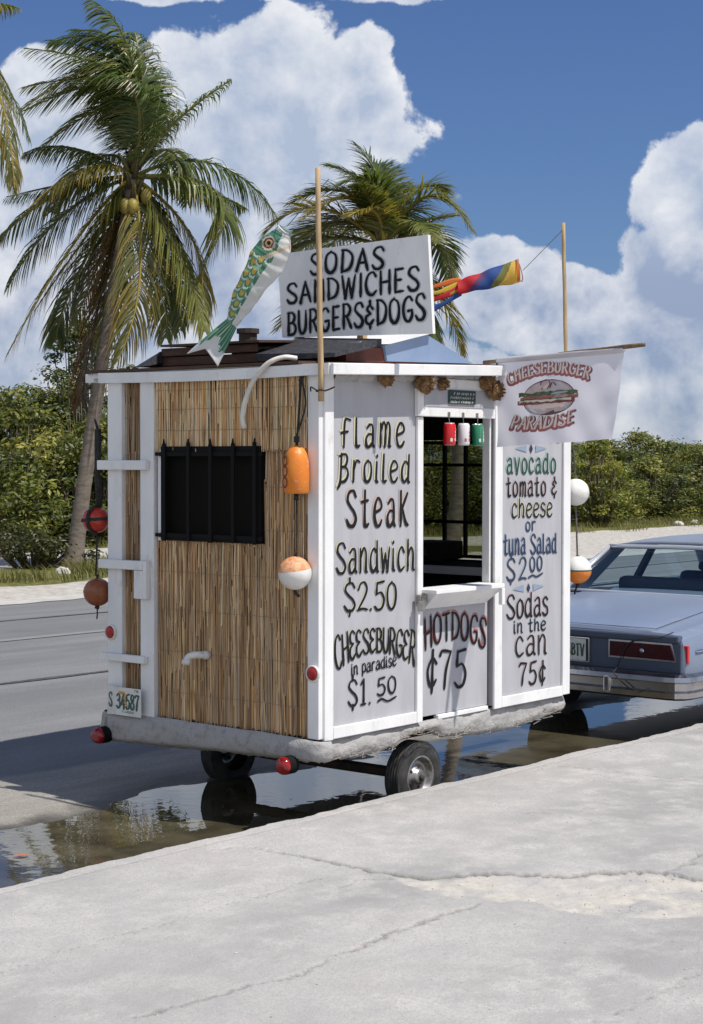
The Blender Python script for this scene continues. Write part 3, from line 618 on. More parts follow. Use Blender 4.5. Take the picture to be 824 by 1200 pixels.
part('front_wall', b, M['wall'])
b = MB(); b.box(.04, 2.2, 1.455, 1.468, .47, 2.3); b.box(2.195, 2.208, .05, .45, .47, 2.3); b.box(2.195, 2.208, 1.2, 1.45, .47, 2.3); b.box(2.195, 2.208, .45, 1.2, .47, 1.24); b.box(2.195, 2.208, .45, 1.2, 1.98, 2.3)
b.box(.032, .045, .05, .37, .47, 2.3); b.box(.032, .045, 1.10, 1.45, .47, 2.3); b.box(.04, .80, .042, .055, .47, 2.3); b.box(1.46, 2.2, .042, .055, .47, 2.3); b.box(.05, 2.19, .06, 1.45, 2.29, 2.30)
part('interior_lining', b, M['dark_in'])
b = MB(); FW = []
fw = MB(); fw.box(2.20, 2.235, .46, 1.19, 1.25, 1.27); fw.box(2.20, 2.235, .46, 1.19, 1.955, 1.975)
for y in (.46, .718, .878, 1.17): fw.box(2.205, 2.23, y-.009, y+.009, 1.27, 1.955)
for z in (1.472, 1.826): fw.box(2.207, 2.228, .46, 1.18, z-.010, z+.010)
part('front_window_frame', fw, M['black'])
def tint_mat():
    m = bpy.data.materials.new('dusty_dark_pane'); m.use_nodes = True; t = NT(m.node_tree); b = t.n['Principled BSDF']; o = t.n['Material Output']
    b.inputs['Base Color'].default_value = (.03, .03, .028, 1); b.inputs['Roughness'].default_value = .25
    tr = t.new('ShaderNodeBsdfTransparent'); tr.inputs[0].default_value = (.62, .64, .58, 1); mx = t.new('ShaderNodeMixShader'); mx.inputs[0].default_value = .10
    t.l.new(tr.outputs[0], mx.inputs[1]); t.l.new(b.outputs[0], mx.inputs[2]); t.l.new(mx.outputs[0], o.inputs[0]); return m
pn = MB(); pn.box(2.236, 2.239, .455, 1.195, 1.242, 1.978); part('window_pane', pn, tint_mat())
# counter inside along the front wall
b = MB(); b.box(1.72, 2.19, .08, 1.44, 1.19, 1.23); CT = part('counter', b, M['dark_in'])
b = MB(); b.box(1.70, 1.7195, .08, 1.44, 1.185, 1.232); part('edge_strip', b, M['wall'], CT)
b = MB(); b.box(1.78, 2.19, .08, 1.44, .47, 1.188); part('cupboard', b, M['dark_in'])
# painted menu panels
b = MB(); board(b, .0, .80, .464, 2.30); P1 = part('menu_panel', b, M['panel'])
b = MB(); board(b, .802, 1.44, .485, 1.13, .012, .04); P2 = part('menu_panel', b, M['panel'])
b = MB(); board(b, 1.47, 2.235, .475, 2.31, -.012, .03); P3 = part('menu_panel', b, M['panel'])
def trim(x0, x1, z0, z1, y0=-.018, y1=0.0, name='trim_board', parent=None, bev=.004, m='white'):
    q = MB(); q.box(x0, x1, y0, y1, z0, z1); return part(name, q, M[m], parent, bevel=bev)
trim(-.004, .064, .46, 2.30); trim(.066, .752, .464, .524); trim(.754, .803, .464, 2.082)
trim(1.458, 1.532, .460, 2.32, -.028, -.0125); trim(2.170, 2.246, .466, 2.32, -.028, -.0125); trim(1.5335, 2.1685, .461, .521, -.028, -.0125)
trim(.96, 1.43, .458, .482, -.004, .03); trim(.803, .815, 1.13, 2.09, -.004, .05)
# header over the window
HB = trim(.742, 1.452, 2.086, 2.292, -.030, -.0015, 'header_board')
trim(.790, 1.440, 2.140, 2.236, -.034, -.0305, 'header_inset', HB, .001, 'panel')
# netting strip under the eave
b = MB(); b.grid(lambda u, v: Vector((.066+u*1.385, -.004-.030*math.sin(math.pi*v)-.016*noise.noise(Vector((u*40, v*4, 1))), 2.245+.075*v+.03*u*1.385+.008*noise.noise(Vector((u*25, v, 7))))), 120, 5)
part('eave_netting', b, M['stucco'], smooth=True)
# window sill with flared hood below
b = MB(); b.box(.79, 1.428, -.115, .06, 1.148, 1.172); SL = part('serving_sill', b, M['white'], bevel=.004)
b = MB(); vs = [(.80, -.105, 1.147), (1.424, -.105, 1.147), (1.40, -.004, 1.062), (.83, -.004, 1.062), (.80, .0, 1.147), (1.424, .0, 1.147)]
b.add(vs, [(0, 3, 2, 1), (0, 4, 3), (1, 2, 5), (2, 3, 4, 5), (0, 1, 5, 4)]); part('sill_apron', b, M['white'], SL)
b = MB(); b.box(1.398, 1.426, -.118, -.092, 1.055, 1.147); part('sill_bracket', b, M['white'], SL, bevel=.003)
b = MB(); b.box(.735, .80, -.045, -.019, 1.085, 1.145); b.box(.715, .765, -.060, -.046, 1.06, 1.115); b.tube([(.73, -.053, 1.115), (.73, -.053, 1.14), (.75, -.053, 1.14), (.75, -.053, 1.115)], .005, 6); b.tube([(.79, -.03, 1.15), (.85, -.04, 1.16), (.86, -.03, 1.12), (.80, -.03, 1.10)], .007, 6)
part('padlock_hasp', b, M['steel'], bevel=.004)
# ------------ rear face: reed thatch
def reeds(mb, y0, y1, z0, z1, x, seed, hole=None, dens=.0058, tone=1.0):
    r = random.Random(seed); y = y0
    pal = [(.50, .36, .20), (.42, .29, .155), (.58, .46, .30), (.34, .225, .125), (.48, .37, .25), (.52, .34, .165), (.40, .325, .24), (.66, .53, .36), (.24, .15, .08), (.46, .40, .33), (.34, .21, .11), (.40, .24, .12)]
    while y < y1:
        w = dens*r.uniform(.6, 1.35); c0 = r.choice(pal); rows = [(z0, z1)]
        if hole and hole[0]-.004 < y < hole[1]+.004: rows = [(z0, hole[2]), (hole[3], z1)]
        for (a, bz) in rows:
            z = a+r.uniform(-.012, .012) if a == z0 else a; top = bz+r.uniform(-.004, .004)
            while z < top-.01:
                ln = r.uniform(.10, .60); z2 = min(top, z+ln); c = c0 if r.random() < .5 else r.choice(pal); q = tone*r.uniform(.72, 1.2)*(1+.25*noise.noise(Vector((y*5, z*2.2, seed)))); c = (min(.84, c[0]*q*1.1), min(.76, c[1]*q*.99), min(.62, c[2]*q*.84))
                dx = r.uniform(-.003, .003); ty = r.uniform(-.011, .011); xo = x-r.uniform(0, .007)
                ring = [(-w/2, 0), (-w*.28, -w*.42), (w*.28, -w*.42), (w/2, 0)]
                lo = [(xo+dx+e[1], y+e[0], z) for e in ring]; hi = [(xo-dx+e[1], y+e[0]+ty, z2) for e in ring]
                mb.add(lo+hi, [(0, 4, 5, 1), (1, 5, 6, 2), (2, 6, 7, 3)], 0, c)
                z = z2+r.uniform(-.02, .004)
        y += w*.74
    return mb
def mat_wires(o, y0, y1, zs, x, hole=None):
    for z in zs:
        spans = [(y0, y1)]
        if hole and hole[2] < z < hole[3]: spans = [(y0, hole[0]), (hole[1], y1)]
        for a, e in spans:
            q = MB(); q.tube([(x-.004*abs(noise.noise(Vector((yy*9, z, 0))))-.002, yy, z+.006*noise.noise(Vector((yy*5, z, 3)))) for yy in np.linspace(a, e, 20)], .0010, 5)
            q.build('stitching', M['wire'], o)
HOLE = (.372, 1.098, 1.428, 1.93)
b = MB(); b.box(-.004, 0, .07, 1.14, .475, 1.424); b.box(-.004, 0, .07, .37, 1.424, 2.28); b.box(-.004, 0, 1.10, 1.14, 1.424, 2.28); b.box(-.004, 0, .37, 1.10, 1.925, 2.28); part('thatch_backing', b, M['wire'])
T1 = part('thatch_mat', reeds(MB(), .072, 1.135, .475, 1.95, -.012, 3, HOLE, tone=1.12), M['reed'], attr=True)
mat_wires(T1, .08, 1.13, (.62, .84, 1.06, 1.26, 1.50, 1.72), -.020, HOLE)
T2 = part('thatch_mat', reeds(MB(), .074, 1.14, 1.905, 2.285, -.030, 5, tone=1.6), M['reed'], attr=True)
mat_wires(T2, .08, 1.13, (2.01, 2.12, 2.22), -.038)
T3 = part('thatch_mat', reeds(MB(), 1.252, 1.392, .60, 2.285, -.010, 8, tone=.85), M['reed'], attr=True)
mat_wires(T3, 1.255, 1.39, (.75, .95, 1.2, 1.45, 1.66, 1.88, 2.08, 2.2), -.018)
def rboard(y0, y1, z0, z1, x0=-.045, x1=-.0045, name='trim_board', bev=.004):
    q = MB(); q.box(x0, x1, y0, y1, z0, z1); return part(name, q, M['white'], bevel=bev)
rboard(-.004, .070, .47, 2.30, -.035, -.001, 'corner_post'); rboard(1.394, 1.505, .47, 2.292, -.045, .0, 'corner_post'); rboard(1.146, 1.250, .47, 2.29, -.045, -.006, 'upright_post')
rboard(1.176, 1.556, 1.800, 1.852, -.078, -.046, 'ladder_rung'); rboard(1.20, 1.548, 1.262, 1.312, -.078, -.046, 'ladder_rung'); rboard(1.19, 1.535, .760, .800, -.078, -.046, 'ladder_rung')
rboard(1.172, 1.198, 1.108, 1.312, -.078, -.046, 'ladder_block'); rboard(1.1985, 1.27, 1.108, 1.2605, -.076, -.0465, 'ladder_block')
rboard(1.100, 1.130, 1.425, 1.925, -.030, -.002, 'window_jamb')
# barred rear window
b = MB(); b.box(-.002, .006, .375, 1.096, 1.428, 1.925); RW = part('rear_window', b, M['screen'])
b = MB()
for z in (1.455, 1.885):
    b = MB(); b.box(-.052, -.044, .36, 1.0975, z-.011, z+.011); b.box(-.052, -.020, 1.0975, 1.128, z-.009, z+.009); part('window_bar', b, M['black'], RW)
for i, y in enumerate((.405, .555, .715, .875, 1.055)):
    q = MB(); q.box(-.062, -.053, y-.011, y+.011, 1.425+.004*(i % 2), 1.945-.006*(i % 3)); q.tube([(-.0575, y, 1.93), (-.0575, y, 1.965)], [.009, .003], 6); part('window_bar', q, M['black'], RW)
q = MB(); q.box(-.042, -.036, .376, 1.094, 1.428, 1.45); q.box(-.042, -.036, .376, 1.094, 1.895, 1.925); q.box(-.042, -.036, .376, .40, 1.45, 1.895); q.box(-.042, -.036, 1.06, 1.094, 1.45, 1.895); part('window_frame', q, M['black'], RW)
# ------------ roof
b = MB(); th = .052
def slab(mb, x0, x1, y0, y1, dz0, dz1, mi=0):
    vs = [(x, y, roof_z(x)+d) for d in (dz0, dz1) for y in (y0, y1) for x in (x0, x1)]
    mb.add(vs, [(0, 2, 3, 1), (4, 5, 7, 6), (0, 1, 5, 4), (2, 6, 7, 3), (0, 4, 6, 2), (1, 3, 7, 5)], mi)
slab(b, -.045, 2.40, -.098, 1.62, -.028, .0); RF = part('roof', b, M['white'])
b = MB(); slab(b, -.070, 2.42, .10, 1.66, .0015, .016); part('roof_boards', b, M['roofbrown'], RF)
b = MB(); slab(b, -.064, 2.42, -.122, -.0985, -.058, -.002); part('fascia', b, M['white'], RF, bevel=.004)
b = MB()   # sagging rear fascia
vs = []
for i in range(21):
    y = -.095+i/20*1.647; sg = -.010*math.sin(i/20*math.pi); 
    for x in (-.070, -.0465):
        for d in (-.056, -.001): vs.append((x, y, 2.329+d+sg))
fs = []
for i in range(20):
    k = 4*i; fs += [(k, k+1, k+5, k+4), (k+2, k+6, k+7, k+3), (k+1, k+3, k+7, k+5), (k, k+4, k+6, k+2)]
fs += [(0, 2, 3, 1), (80, 81, 83, 82)]
b.add(vs, fs); part('fascia', b, M['white'], RF)
b = MB(); slab(b, -.04, 2.41, 1.6215, 1.69, -.05, -.003); part('fascia', b, M['white'], RF, bevel=.004)
# rooftop vent hood: brown side boards, shingled top, pale gable end
b = MB(); b.box(.10, .14, .50, 1.24, 2.36, 2.408); b.box(.085, .10, .52, 1.22, 2.412, 2.455); b.box(.10, .9, 1.22, 1.26, 2.36, 2.44); RH = part('roof_hatch', b, M['roofbrown'], bevel=.004)
b = MB(); b.add([(.06, .48, 2.458), (.06, 1.20, 2.462), (.9, 1.20, 2.50), (.9, .48, 2.50), (.06, .48, 2.47), (.06, 1.20, 2.474), (.9, 1.20, 2.512), (.9, .48, 2.512)], [(0, 1, 2, 3), (4, 7, 6, 5), (0, 4, 5, 1), (1, 5, 6, 2), (2, 6, 7, 3), (3, 7, 4, 0)]); part('hatch_lid', b, M['roofbrown'], RH)
b = MB(); b.add([(.0, 1.22, 2.36), (.0, 1.34, 2.355), (.5, 1.36, 2.37), (.5, 1.2, 2.47), (.08, 1.22, 2.44)], [(0, 1, 4), (1, 2, 3, 4), (0, 4, 3, 2), (0, 2, 1)]); part('hatch_flap', b, M['shingle'], RH)
b = MB(); b.tube([(.3, .78, 2.46), (.3, .78, 2.545)], .05, 12); b.tube([(.3, .78, 2.53), (.3, .78, 2.555)], .062, 12); part('vent_cap', b, M['chassis'], RH)
b = MB()   # shingled pitched hood in front of the sign
b.add([(.07, .52, 2.36), (.07, -.02, 2.365), (.44, -.02, 2.44), (.44, .52, 2.475), (.07, .52, 2.40), (.07, -.02, 2.385), (.44, -.02, 2.475), (.44, .52, 2.505)], [(0, 1, 2, 3), (4, 7, 6, 5), (0, 4, 5, 1), (1, 5, 6, 2), (2, 6, 7, 3), (3, 7, 4, 0)]); part('shingled_hood', b, M['shingle'], RF)
b = MB(); b.box(.30, .95, .10, .9, 2.36, 2.438); part('roof_curb', b, M['redbrown'], RF)
b = MB(); b.add([(.62, .085, 2.372), (1.40, .085, 2.395), (.97, .085, 2.53), (.60, .085, 2.455), (.62, .9, 2.372), (1.40, .9, 2.395), (.97, .9, 2.53), (.60, .9, 2.455)], [(0, 1, 2, 3), (4, 7, 6, 5), (0, 4, 5, 1), (1, 5, 6, 2), (2, 6, 7, 3), (3, 7, 4, 0)]); part('gable_end', b, M['paleblue'], RF)
b = MB(); b.add([(.35, .05, 2.447), (.60, .05, 2.460), (.985, .05, 2.540), (.985, .95, 2.540), (.60, .95, 2.46), (.35, .95, 2.447), (.35, .05, 2.458), (.60, .05, 2.475), (.985, .05, 2.553), (.985, .95, 2.553), (.60, .95, 2.475), (.35, .95, 2.458)], [(6, 7, 10, 11), (7, 8, 9, 10), (0, 5, 4, 1), (1, 4, 3, 2), (0, 1, 7, 6), (1, 2, 8, 7), (2, 3, 9, 8), (3, 4, 10, 9), (4, 5, 11, 10), (5, 0, 6, 11)]); part('hood_edge', b, M['white'], RF)
# ------------ stuccoed skirt running round the bottom
def skirt():
    path = []; cum = 0
    def add(p, nrm): path.append((Vector(p), Vector(nrm)))
    for q in np.linspace(2.22, .02, 110): add((q, .03, 0), (0, -1, 0))
    for a in np.linspace(0, math.pi/2, 8): add((.02-.05*math.sin(a), .02+.05-.05*math.cos(a)-.04, 0), (-math.sin(a), -math.cos(a), 0))
    for q in np.linspace(.06, 1.50, 80): add((-.03, q, 0), (-1, 0, 0))
    for a in np.linspace(0, math.pi/2, 8): add((-.03+.08*(1-math.cos(a)), 1.50+.07*math.sin(a), 0), (-math.cos(a), math.sin(a), 0))
    for q in np.linspace(.08, 2.2, 60): add((q, 1.56, 0), (0, 1, 0))
    for q in np.linspace(1.52, .03, 40): add((2.24, q, 0), (1, 0, 0))
    mb = MB(); nv = 12; vs = []
    for i, (p, nr) in enumerate(path):
        side_on = nr.y < -.5
        if side_on:
            zb = float(np.interp(p.x, [0, .25, .5, .66, .74, .84, .95, 1.02, 1.3, 1.67, 2.0, 2.22], [.352, .335, .335, .378, .396, .402, .394, .350, .322, .305, .330, .36])); zt = .462
        else: zb = float(np.interp(p.y, [0, .3, .8, 1.2, 1.6], [.352, .345, .330, .312, .302])); zt = float(np.interp(p.y, [0, .2, 1.2, 1.6], [.462, .474, .480, .466]))
        for j in range(nv+1):
            v = j/nv; a = math.pi*v
            out = .014+.024*math.sin(a)**.6; z = zt+(zb-zt)*v
            if v > .85: out -= (v-.85)*.25
            nz = noise.noise(Vector((p.x*7+p.y*7, z*14, 2)))*.011+noise.noise(Vector((p.x*14, p.y*14, z*40)))*.006*(1 if side_on else .4)+noise.noise(Vector((p.x*55, p.y*55, z*75)))*(.005 if side_on else .0015)
            fr = (.010*noise.noise(Vector((p.x*45, p.y*45, 9)))) if v > .95 else 0
            q = p+nr*(out+nz); vs.append((q.x, q.y, z+nz*.5+fr))
    k = nv+1; n = len(path)
    mb.add(vs, [(i*k+j, i*k+j+1, ((i+1) % n)*k+j+1, ((i+1) % n)*k+j) for i in range(n) for j in range(nv)])
    return part('stucco_skirt', mb, M['stucco'], smooth=True)
SK = skirt()

b = MB(); r = random.Random(4)     # frayed netting fibres along the lower edge of the serving side
for i in range(110):
    x = r.uniform(.0, 2.18); z0 = float(np.interp(x, [0, .5, .7, .84, 1.0, 1.67, 2.2], [.38, .355, .40, .41, .37, .33, .38]))+r.uniform(0, .05)
    y0 = -.012-r.uniform(0, .03); b.tube([(x, y0, z0), (x+r.uniform(-.04, .04), y0-.012, z0-r.uniform(.0, .02)), (x+r.uniform(-.07, .07), y0+.004, z0-r.uniform(.008, .022))], .0016, 4)
struct(part('frayed_netting', b, mat('netting_fibre', (.40, .38, .35), (.25, .2, .16), 20, .95), SK), 'stuff')
# wheels
def wheel(y, sgn):
    b = MB(); rr = .191; ww = .058
    prof = [(.118, -ww*.9), (.150, -ww), (.180, -ww*.92), (.192, -ww*.70)]
    for k in range(5):
        h = -ww*.6+k*ww*.3; prof += [(.194, h-.006), (.194, h+.006), (.192, h+.0075), (.192, h+.010)]
    prof += [(.192, ww*.72), (.180, ww*.92), (.150, ww), (.118, ww*.9)]
    b.lathe(prof, (.84, y, rr-.033), (0, sgn, 0), 48); t = part('wheel', b, M['rubber'], smooth=True)
    b = MB(); b.lathe([(.122, .046), (.116, .054), (.104, .050), (.098, .018), (.070, .012), (.062, .022), (.045, .026), (.044, .046), (.030, .052), (0, .054)], (.84, y, rr-.033), (0, sgn, 0), 32)
    part('rim', b, M['steel'], t, smooth=True)
    for k in range(5):
        b = MB(); a = k*2*math.pi/5; b.lathe([(.009, .012), (.009, .026), (0, .028)], (.84+.056*math.cos(a), y, rr-.033+.056*math.sin(a)), (0, sgn, 0), 8); part('wheel_nut', b, M['chassis'], t)
    b = MB(); b.lathe([(.016, .03), (.016, .066), (.010, .072), (0, .073)], (.84, y, rr-.033), (0, sgn, 0), 12); part('hub', b, M['chassis'], t)
    return t
wheel(.075, -1); wheel(1.43, 1)
# tail lamps and reflectors
for (y, z) in ((1.500, .350), (.150, .338)):
    b = MB(); b.tube([(-.055, y, z), (-.118, y, z)], .046, 20); tl = part('tail_light', b, M['black'])
    b = MB(); b.lathe([(.045, .119), (.044, .130), (.036, .146), (.02, .154), (0, .156)], (0, y, z), (-1, 0, 0), 24); part('lens', b, M['red'], tl, smooth=True)
for (y, z, x) in ((1.478, .912, -.0455), (.030, .798, -.0355)):
    b = MB(); b.lathe([(.043, 0), (.043, .010), (.036, .013), (.034, .010)], (x, y, z), (-1, 0, 0), 24); rf = part('reflector', b, M['pvc'], smooth=True)
    b = MB(); b.lathe([(.034, .009), (.030, .016), (.018, .020), (0, .021)], (x, y, z), (-1, 0, 0), 24); part('lens', b, M['redrefl'], rf, smooth=True)
# drain elbow, vent hose
b = MB(); b.tube(cr([(-.0, .765, .835), (-.06, .775, .838), (-.085, .80, .838), (-.098, .83, .828), (-.10, .848, .80)], 5), .019, 14); b.tube([(-.0995, .846, .812), (-.101, .850, .788)], .024, 14); b.tube([(-.018, .765, .835), (-.05, .772, .837)], .023, 14)
part('drain_pipe', b, M['pvc'], smooth=True)
b = MB(); b.tube(cr([(.02, .19, 2.362), (-.04, .225, 2.366), (-.085, .29, 2.335), (-.10, .365, 2.26), (-.10, .42, 2.17), (-.095, .452, 2.08), (-.075, .458, 2.015)], 6), .0135, 10); part('vent_hose', b, M['pvc'], smooth=True)
# licence plate
b = MB(); b.box(-.082, -.0785, 1.208, 1.409, .470, .622); b.add([(-.0785, 1.4095, .47), (-.0785, 1.4095, .622), (-.060, 1.492, .628), (-.060, 1.492, .464), (-.082, 1.4095, .47), (-.082, 1.4095, .622), (-.0635, 1.492, .628), (-.0635, 1.492, .464)], [(0, 1, 2, 3), (4, 7, 6, 5), (0, 3, 7, 4), (1, 5, 6, 2)])
PL = part('licence_plate', b, M['plate'])
def plate_map(a, bz, off):
    if a < 0: return (-.0822-off-(a)*.21, 1.409-a, bz)
    return (-.0822-off, 1.409-a, bz)
Lt = Letters(plate_map)
M['plateink'] = mat('green_plate_ink', (.04, .10, .08), None, 20, .5); M['plateorange'] = mat('orange_plate_mark', (.62, .30, .06), None, 20, .5)
Lt.poly([(.025, .600), (.075, .600), (.085, .575), (.098, .52), (.088, .515), (.072, .56), (.06, .582), (.028, .588)], 1, .0006)
Lt.text(['S'], -.062, .512, -.032, .512, .075, [(0, 0, 0, 1, .0010)], hw=.085, jit=0, taper=0)
Lt.text(['3', '4', '5', '8', '7'], .014, .508, .184, .508, .078, [(0, 0, 0, 1, .0010)], hw=.085, jit=0, gap=.2, taper=0)
Lt.text(list('FLORIDA'), .055, .486, .145, .486, .012, [(0, 0, 0, 1, .0010)], hw=.09, jit=0, gap=.25, taper=0)
Lt.text(list('78'), .150, .603, .180, .603, .012, [(0, 0, 0, 1, .0010)], hw=.1, jit=0, taper=0)
Lt.build('lettering', [M['plateink'], M['plateorange']], PL)
# ------------ hand lettering on the serving side
MATS = [M['ink'], M['halo'], M['p_yellow'], M['p_orange'], M['p_green'], M['p_dgreen'], M['p_blue'], M['p_dblue'], M['p_red'], M['p_brown'], M['p_pink']]
INK, HALO, YEL, ORA, GRN, DGRN, BLU, DBLU, RED, BRN, PNK = range(11)
def side_map(y): return lambda a, z, off: (a, y-off, z)
def lay(col=None, dark=INK, dx=-.014, dz=.012, halo=True):
    l = []
    if halo: l.append((HALO, 0, 0, 1.28, .0008))
    if col is not None: l.append((col, dx*.85, dz*.85, .72, .0024))
    l.append((dark, 0, 0, 1, .0040)); return l
T = Letters(side_map(0.0))
T.text(list('flame'), .136, 1.920, .650, 1.926, .142, lay(YEL), hw=.062, gap=.34, slant=.03, hfun=lambda t: 1.0 if t < .5 else 1.10)
T.text(['Bt']+list('roiled'), .120, 1.747, .700, 1.740, .138, lay(YEL), hw=.060, gap=.26, slant=.05)
T.text(['S']+list('teak'), .182, 1.520, .685, 1.512, .178, lay(ORA, dx=-.010), hw=.058, gap=.34)
T.text(['S']+list('andwich'), .104, 1.288, .742, 1.277, .154, lay(YEL, dx=-.008, dz=.008), hw=.054, gap=.20)
T.text(list('$2.50'), .165, 1.096, .583, 1.080, .142, lay(YEL, dx=-.007, dz=.006), hw=.058, gap=.16)
T.text(['C', 'H', '3e', '3e', 'S', '3e', 'B', 'U', 'R', 'G', '3e', 'R'], .100, .800, .742, .768, .150, lay(YEL, dx=-.004, dz=.004), bulge=.085, hw=.052, gap=.10, hfun=lambda t: 1.15-.35*math.sin(math.pi*t))
T.text(list('in paradise'), .222, .768, .590, .786, .056, lay(halo=False), hw=.085, gap=.14)
T.text(list('$1.'), .198, .612, .375, .607, .130, lay(), hw=.060, gap=.26)
T.text(list('50'), .432, .642, .585, .642, .090, lay(), hw=.075, gap=.2)
T.stroke([Vector(q) for q in cr([(.435, .612), (.47, .622), (.52, .606), (.59, .622)], 6)], .007, INK, .004)
T.build('lettering', MATS, P1)
T = Letters(side_map(.012))
T.text(list('HOTDOGS'), .858, .842, 1.412, .800, .150, [(HALO, 0, 0, 1.5, .0008), (RED, .006, .012, .7, .0024), (INK, 0, 0, .9, .004)], bulge=.055, hw=.066, gap=.14, hfun=lambda t: 1.08-.1*math.sin(math.pi*t))
T.text(['c|', '7', '5'], .868, .628, 1.225, .606, .205, lay(), hw=.052, gap=.20)
T.build('lettering', MATS, P2)
T = Letters(side_map(-.012))
def ornament(x0, x1, z):
    xm = (x0+x1)/2; h = .020
    T.poly([(x0, z), (xm-.045, z+h), (xm-.05, z), (xm-.045, z-h)], BLU, .004); T.poly([(x1, z+.003), (xm+.045, z-h), (xm+.05, z), (xm+.045, z+h)], BLU, .0041)
    T.poly([(xm, z+.028), (xm-.018, z), (xm, z-.028), (xm+.018, z)], DBLU, .0042)
ornament(1.67, 2.0, 1.922); ornament(1.65, 1.98, 1.121)
T.text(list('es'), 2.02, 1.965, 2.15, 1.965, .12, lay(ORA, dx=-.006, dz=.006), hw=.055, gap=.2)
T.text(list('avocado'), 1.592, 1.780, 2.095, 1.782, .108, lay(GRN, DGRN, dx=-.010, dz=.008), hw=.066, gap=.22)
T.text(list('tomato &'), 1.588, 1.652, 2.110, 1.650, .104, lay(PNK, INK, dx=-.006, dz=.006), hw=.066, gap=.22)
T.text(list('cheese'), 1.640, 1.530, 2.060, 1.528, .102, lay(YEL, dx=-.010, dz=.008), hw=.058, gap=.17)
T.text(list('or'), 1.785, 1.450, 1.888, 1.450, .066, lay(BLU, DBLU, dx=-.005, dz=.004), hw=.085, gap=.2)
T.text(list('tuna ')+['S']+list('alad'), 1.562, 1.322, 2.110, 1.314, .110, lay(BLU, DBLU, dx=-.007, dz=.007), hw=.062, gap=.20)
T.text(list('$2'), 1.595, 1.172, 1.790, 1.172, .125, lay(BLU, DBLU, dx=-.005, dz=.005), hw=.060, gap=.32)
T.text(list('00'), 1.830, 1.214, 1.955, 1.218, .085, lay(BLU, DBLU, dx=-.005, dz=.005), hw=.078, gap=.24)
T.stroke([Vector(q) for q in cr([(1.815, 1.180), (1.86, 1.192), (1.90, 1.182), (1.965, 1.200)], 6)], .007, DBLU, .004)
T.text(['S']+list('odas'), 1.598, .958, 2.022, .952, .132, lay(PNK, dx=-.006, dz=.006), hw=.062, gap=.16)
T.text(list('in the'), 1.668, .870, 1.998, .866, .068, lay(BLU, dx=-.004, dz=.004), hw=.080, gap=.18)
T.text(list('can'), 1.686, .735, 2.008, .726, .140, lay(PNK, dx=-.006, dz=.005), hw=.058, gap=.18)
T.text(['7', '5', 'c|'], 1.724, .566, 1.992, .556, .126, lay(PNK, dx=-.006, dz=.005), hw=.066, gap=.22)
T.build('lettering', MATS, P3)
# small dark notice above the window, lettering too worn to read
b = MB(); b.box(.995, 1.245, -.042, -.0385, 2.158, 2.232); NT_ = part('notice', b, M['greensign'], bevel=.001)
T = Letters(side_map(-.042)); r = random.Random(2)
for row in range(3):
    x = 1.012+(.03 if row == 0 else 0); z = 2.215-row*.022
    while x < 1.228:
        w = r.uniform(.006, .012); T.stroke([Vector((x, z-.006)), Vector((x+w*.3, z+.006*r.uniform(.3, 1))), Vector((x+w, z-.005*r.uniform(-.6, 1)))], .0022, 0, .0008); x += w+(.006 if r.random() > .2 else .016)
T.build('lettering', [M['plate']], NT_)
# ------------------------------------------------------------------ sign board on the roof
def sloc(x, y, z): return L(x, y, z)
SB = thing('sign_board', 'large white board hand-lettered SODAS SANDWICHES BURGERS & DOGS on the trailer roof', 'sign', L(.45, .17, 2.47), TROT)
def sgn(a, z, off): # a runs from the far (left in the photo) edge, 0..1 m
    return Vector((.0-off, .52-a, z-2.47))
b = MB(); q0 = [(.701, 2.960), (-.305, 2.983), (-.338, 2.488), (.669, 2.513)]
f_ = [(-.0, y-.17, z-2.47) for y, z in q0]; k_ = [(.022, y-.17, z-2.47) for y, z in q0]
b.add(f_+k_, [(0, 3, 2, 1), (4, 5, 6, 7), (0, 1, 5, 4), (1, 2, 6, 5), (2, 3, 7, 6), (3, 0, 4, 7)]); SBP = b.build('panel', M['white'], SB)
for y in (.36, -.04): b = MB(); b.box(.024, .06, y, y+.04, -.02, .42); b.build('brace', M['wood'], SB)
T = Letters(lambda a, z, off: Vector((-.0-off, (.69-a)-.17, z-2.47)))
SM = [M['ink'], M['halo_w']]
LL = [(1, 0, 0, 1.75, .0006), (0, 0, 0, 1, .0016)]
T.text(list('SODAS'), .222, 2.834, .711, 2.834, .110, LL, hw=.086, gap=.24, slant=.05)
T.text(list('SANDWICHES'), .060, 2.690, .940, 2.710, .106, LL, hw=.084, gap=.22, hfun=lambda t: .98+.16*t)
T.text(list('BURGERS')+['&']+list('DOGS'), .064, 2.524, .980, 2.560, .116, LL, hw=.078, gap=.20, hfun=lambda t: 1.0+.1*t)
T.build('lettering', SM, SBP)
# ------------------------------------------------------------------ poles
def pole(name, label, pts, r, m='wood'):
    o = thing(name, label, 'pole', L(*pts[0]), TROT); p0 = Vector(pts[0])
    b = MB(); P = [Vector(q)-p0 for q in pts]; b.tube([P[0].lerp(P[-1], i/8)+Vector((.0008*math.sin(i*1.7), .0008*math.cos(i*2.1), 0)) for i in range(9)], [r*(1-.12*i/8) for i in range(9)], 10); b.build('stick', M[m], o, smooth=True)
    return o
PA = pole('wooden_pole', 'tall thin wooden pole tied to the rear corner in front of the roof sign', [(-.078, -.055, 2.14), (-.075, -.028, 3.275)], .0145)
b = MB(); b.tube(cr([(.0, -.03, .05), (-.02, -.01, .055), (-.02, .015, .05), (.01, .02, .05), (.02, -.02, .055), (.03, -.06, .07)], 4), .004, 6); b.tube(cr([(-.02, .01, .052), (-.03, .04, .07), (-.02, .05, .05)], 4), .004, 6); b.build('tie', M['rope'], PA)
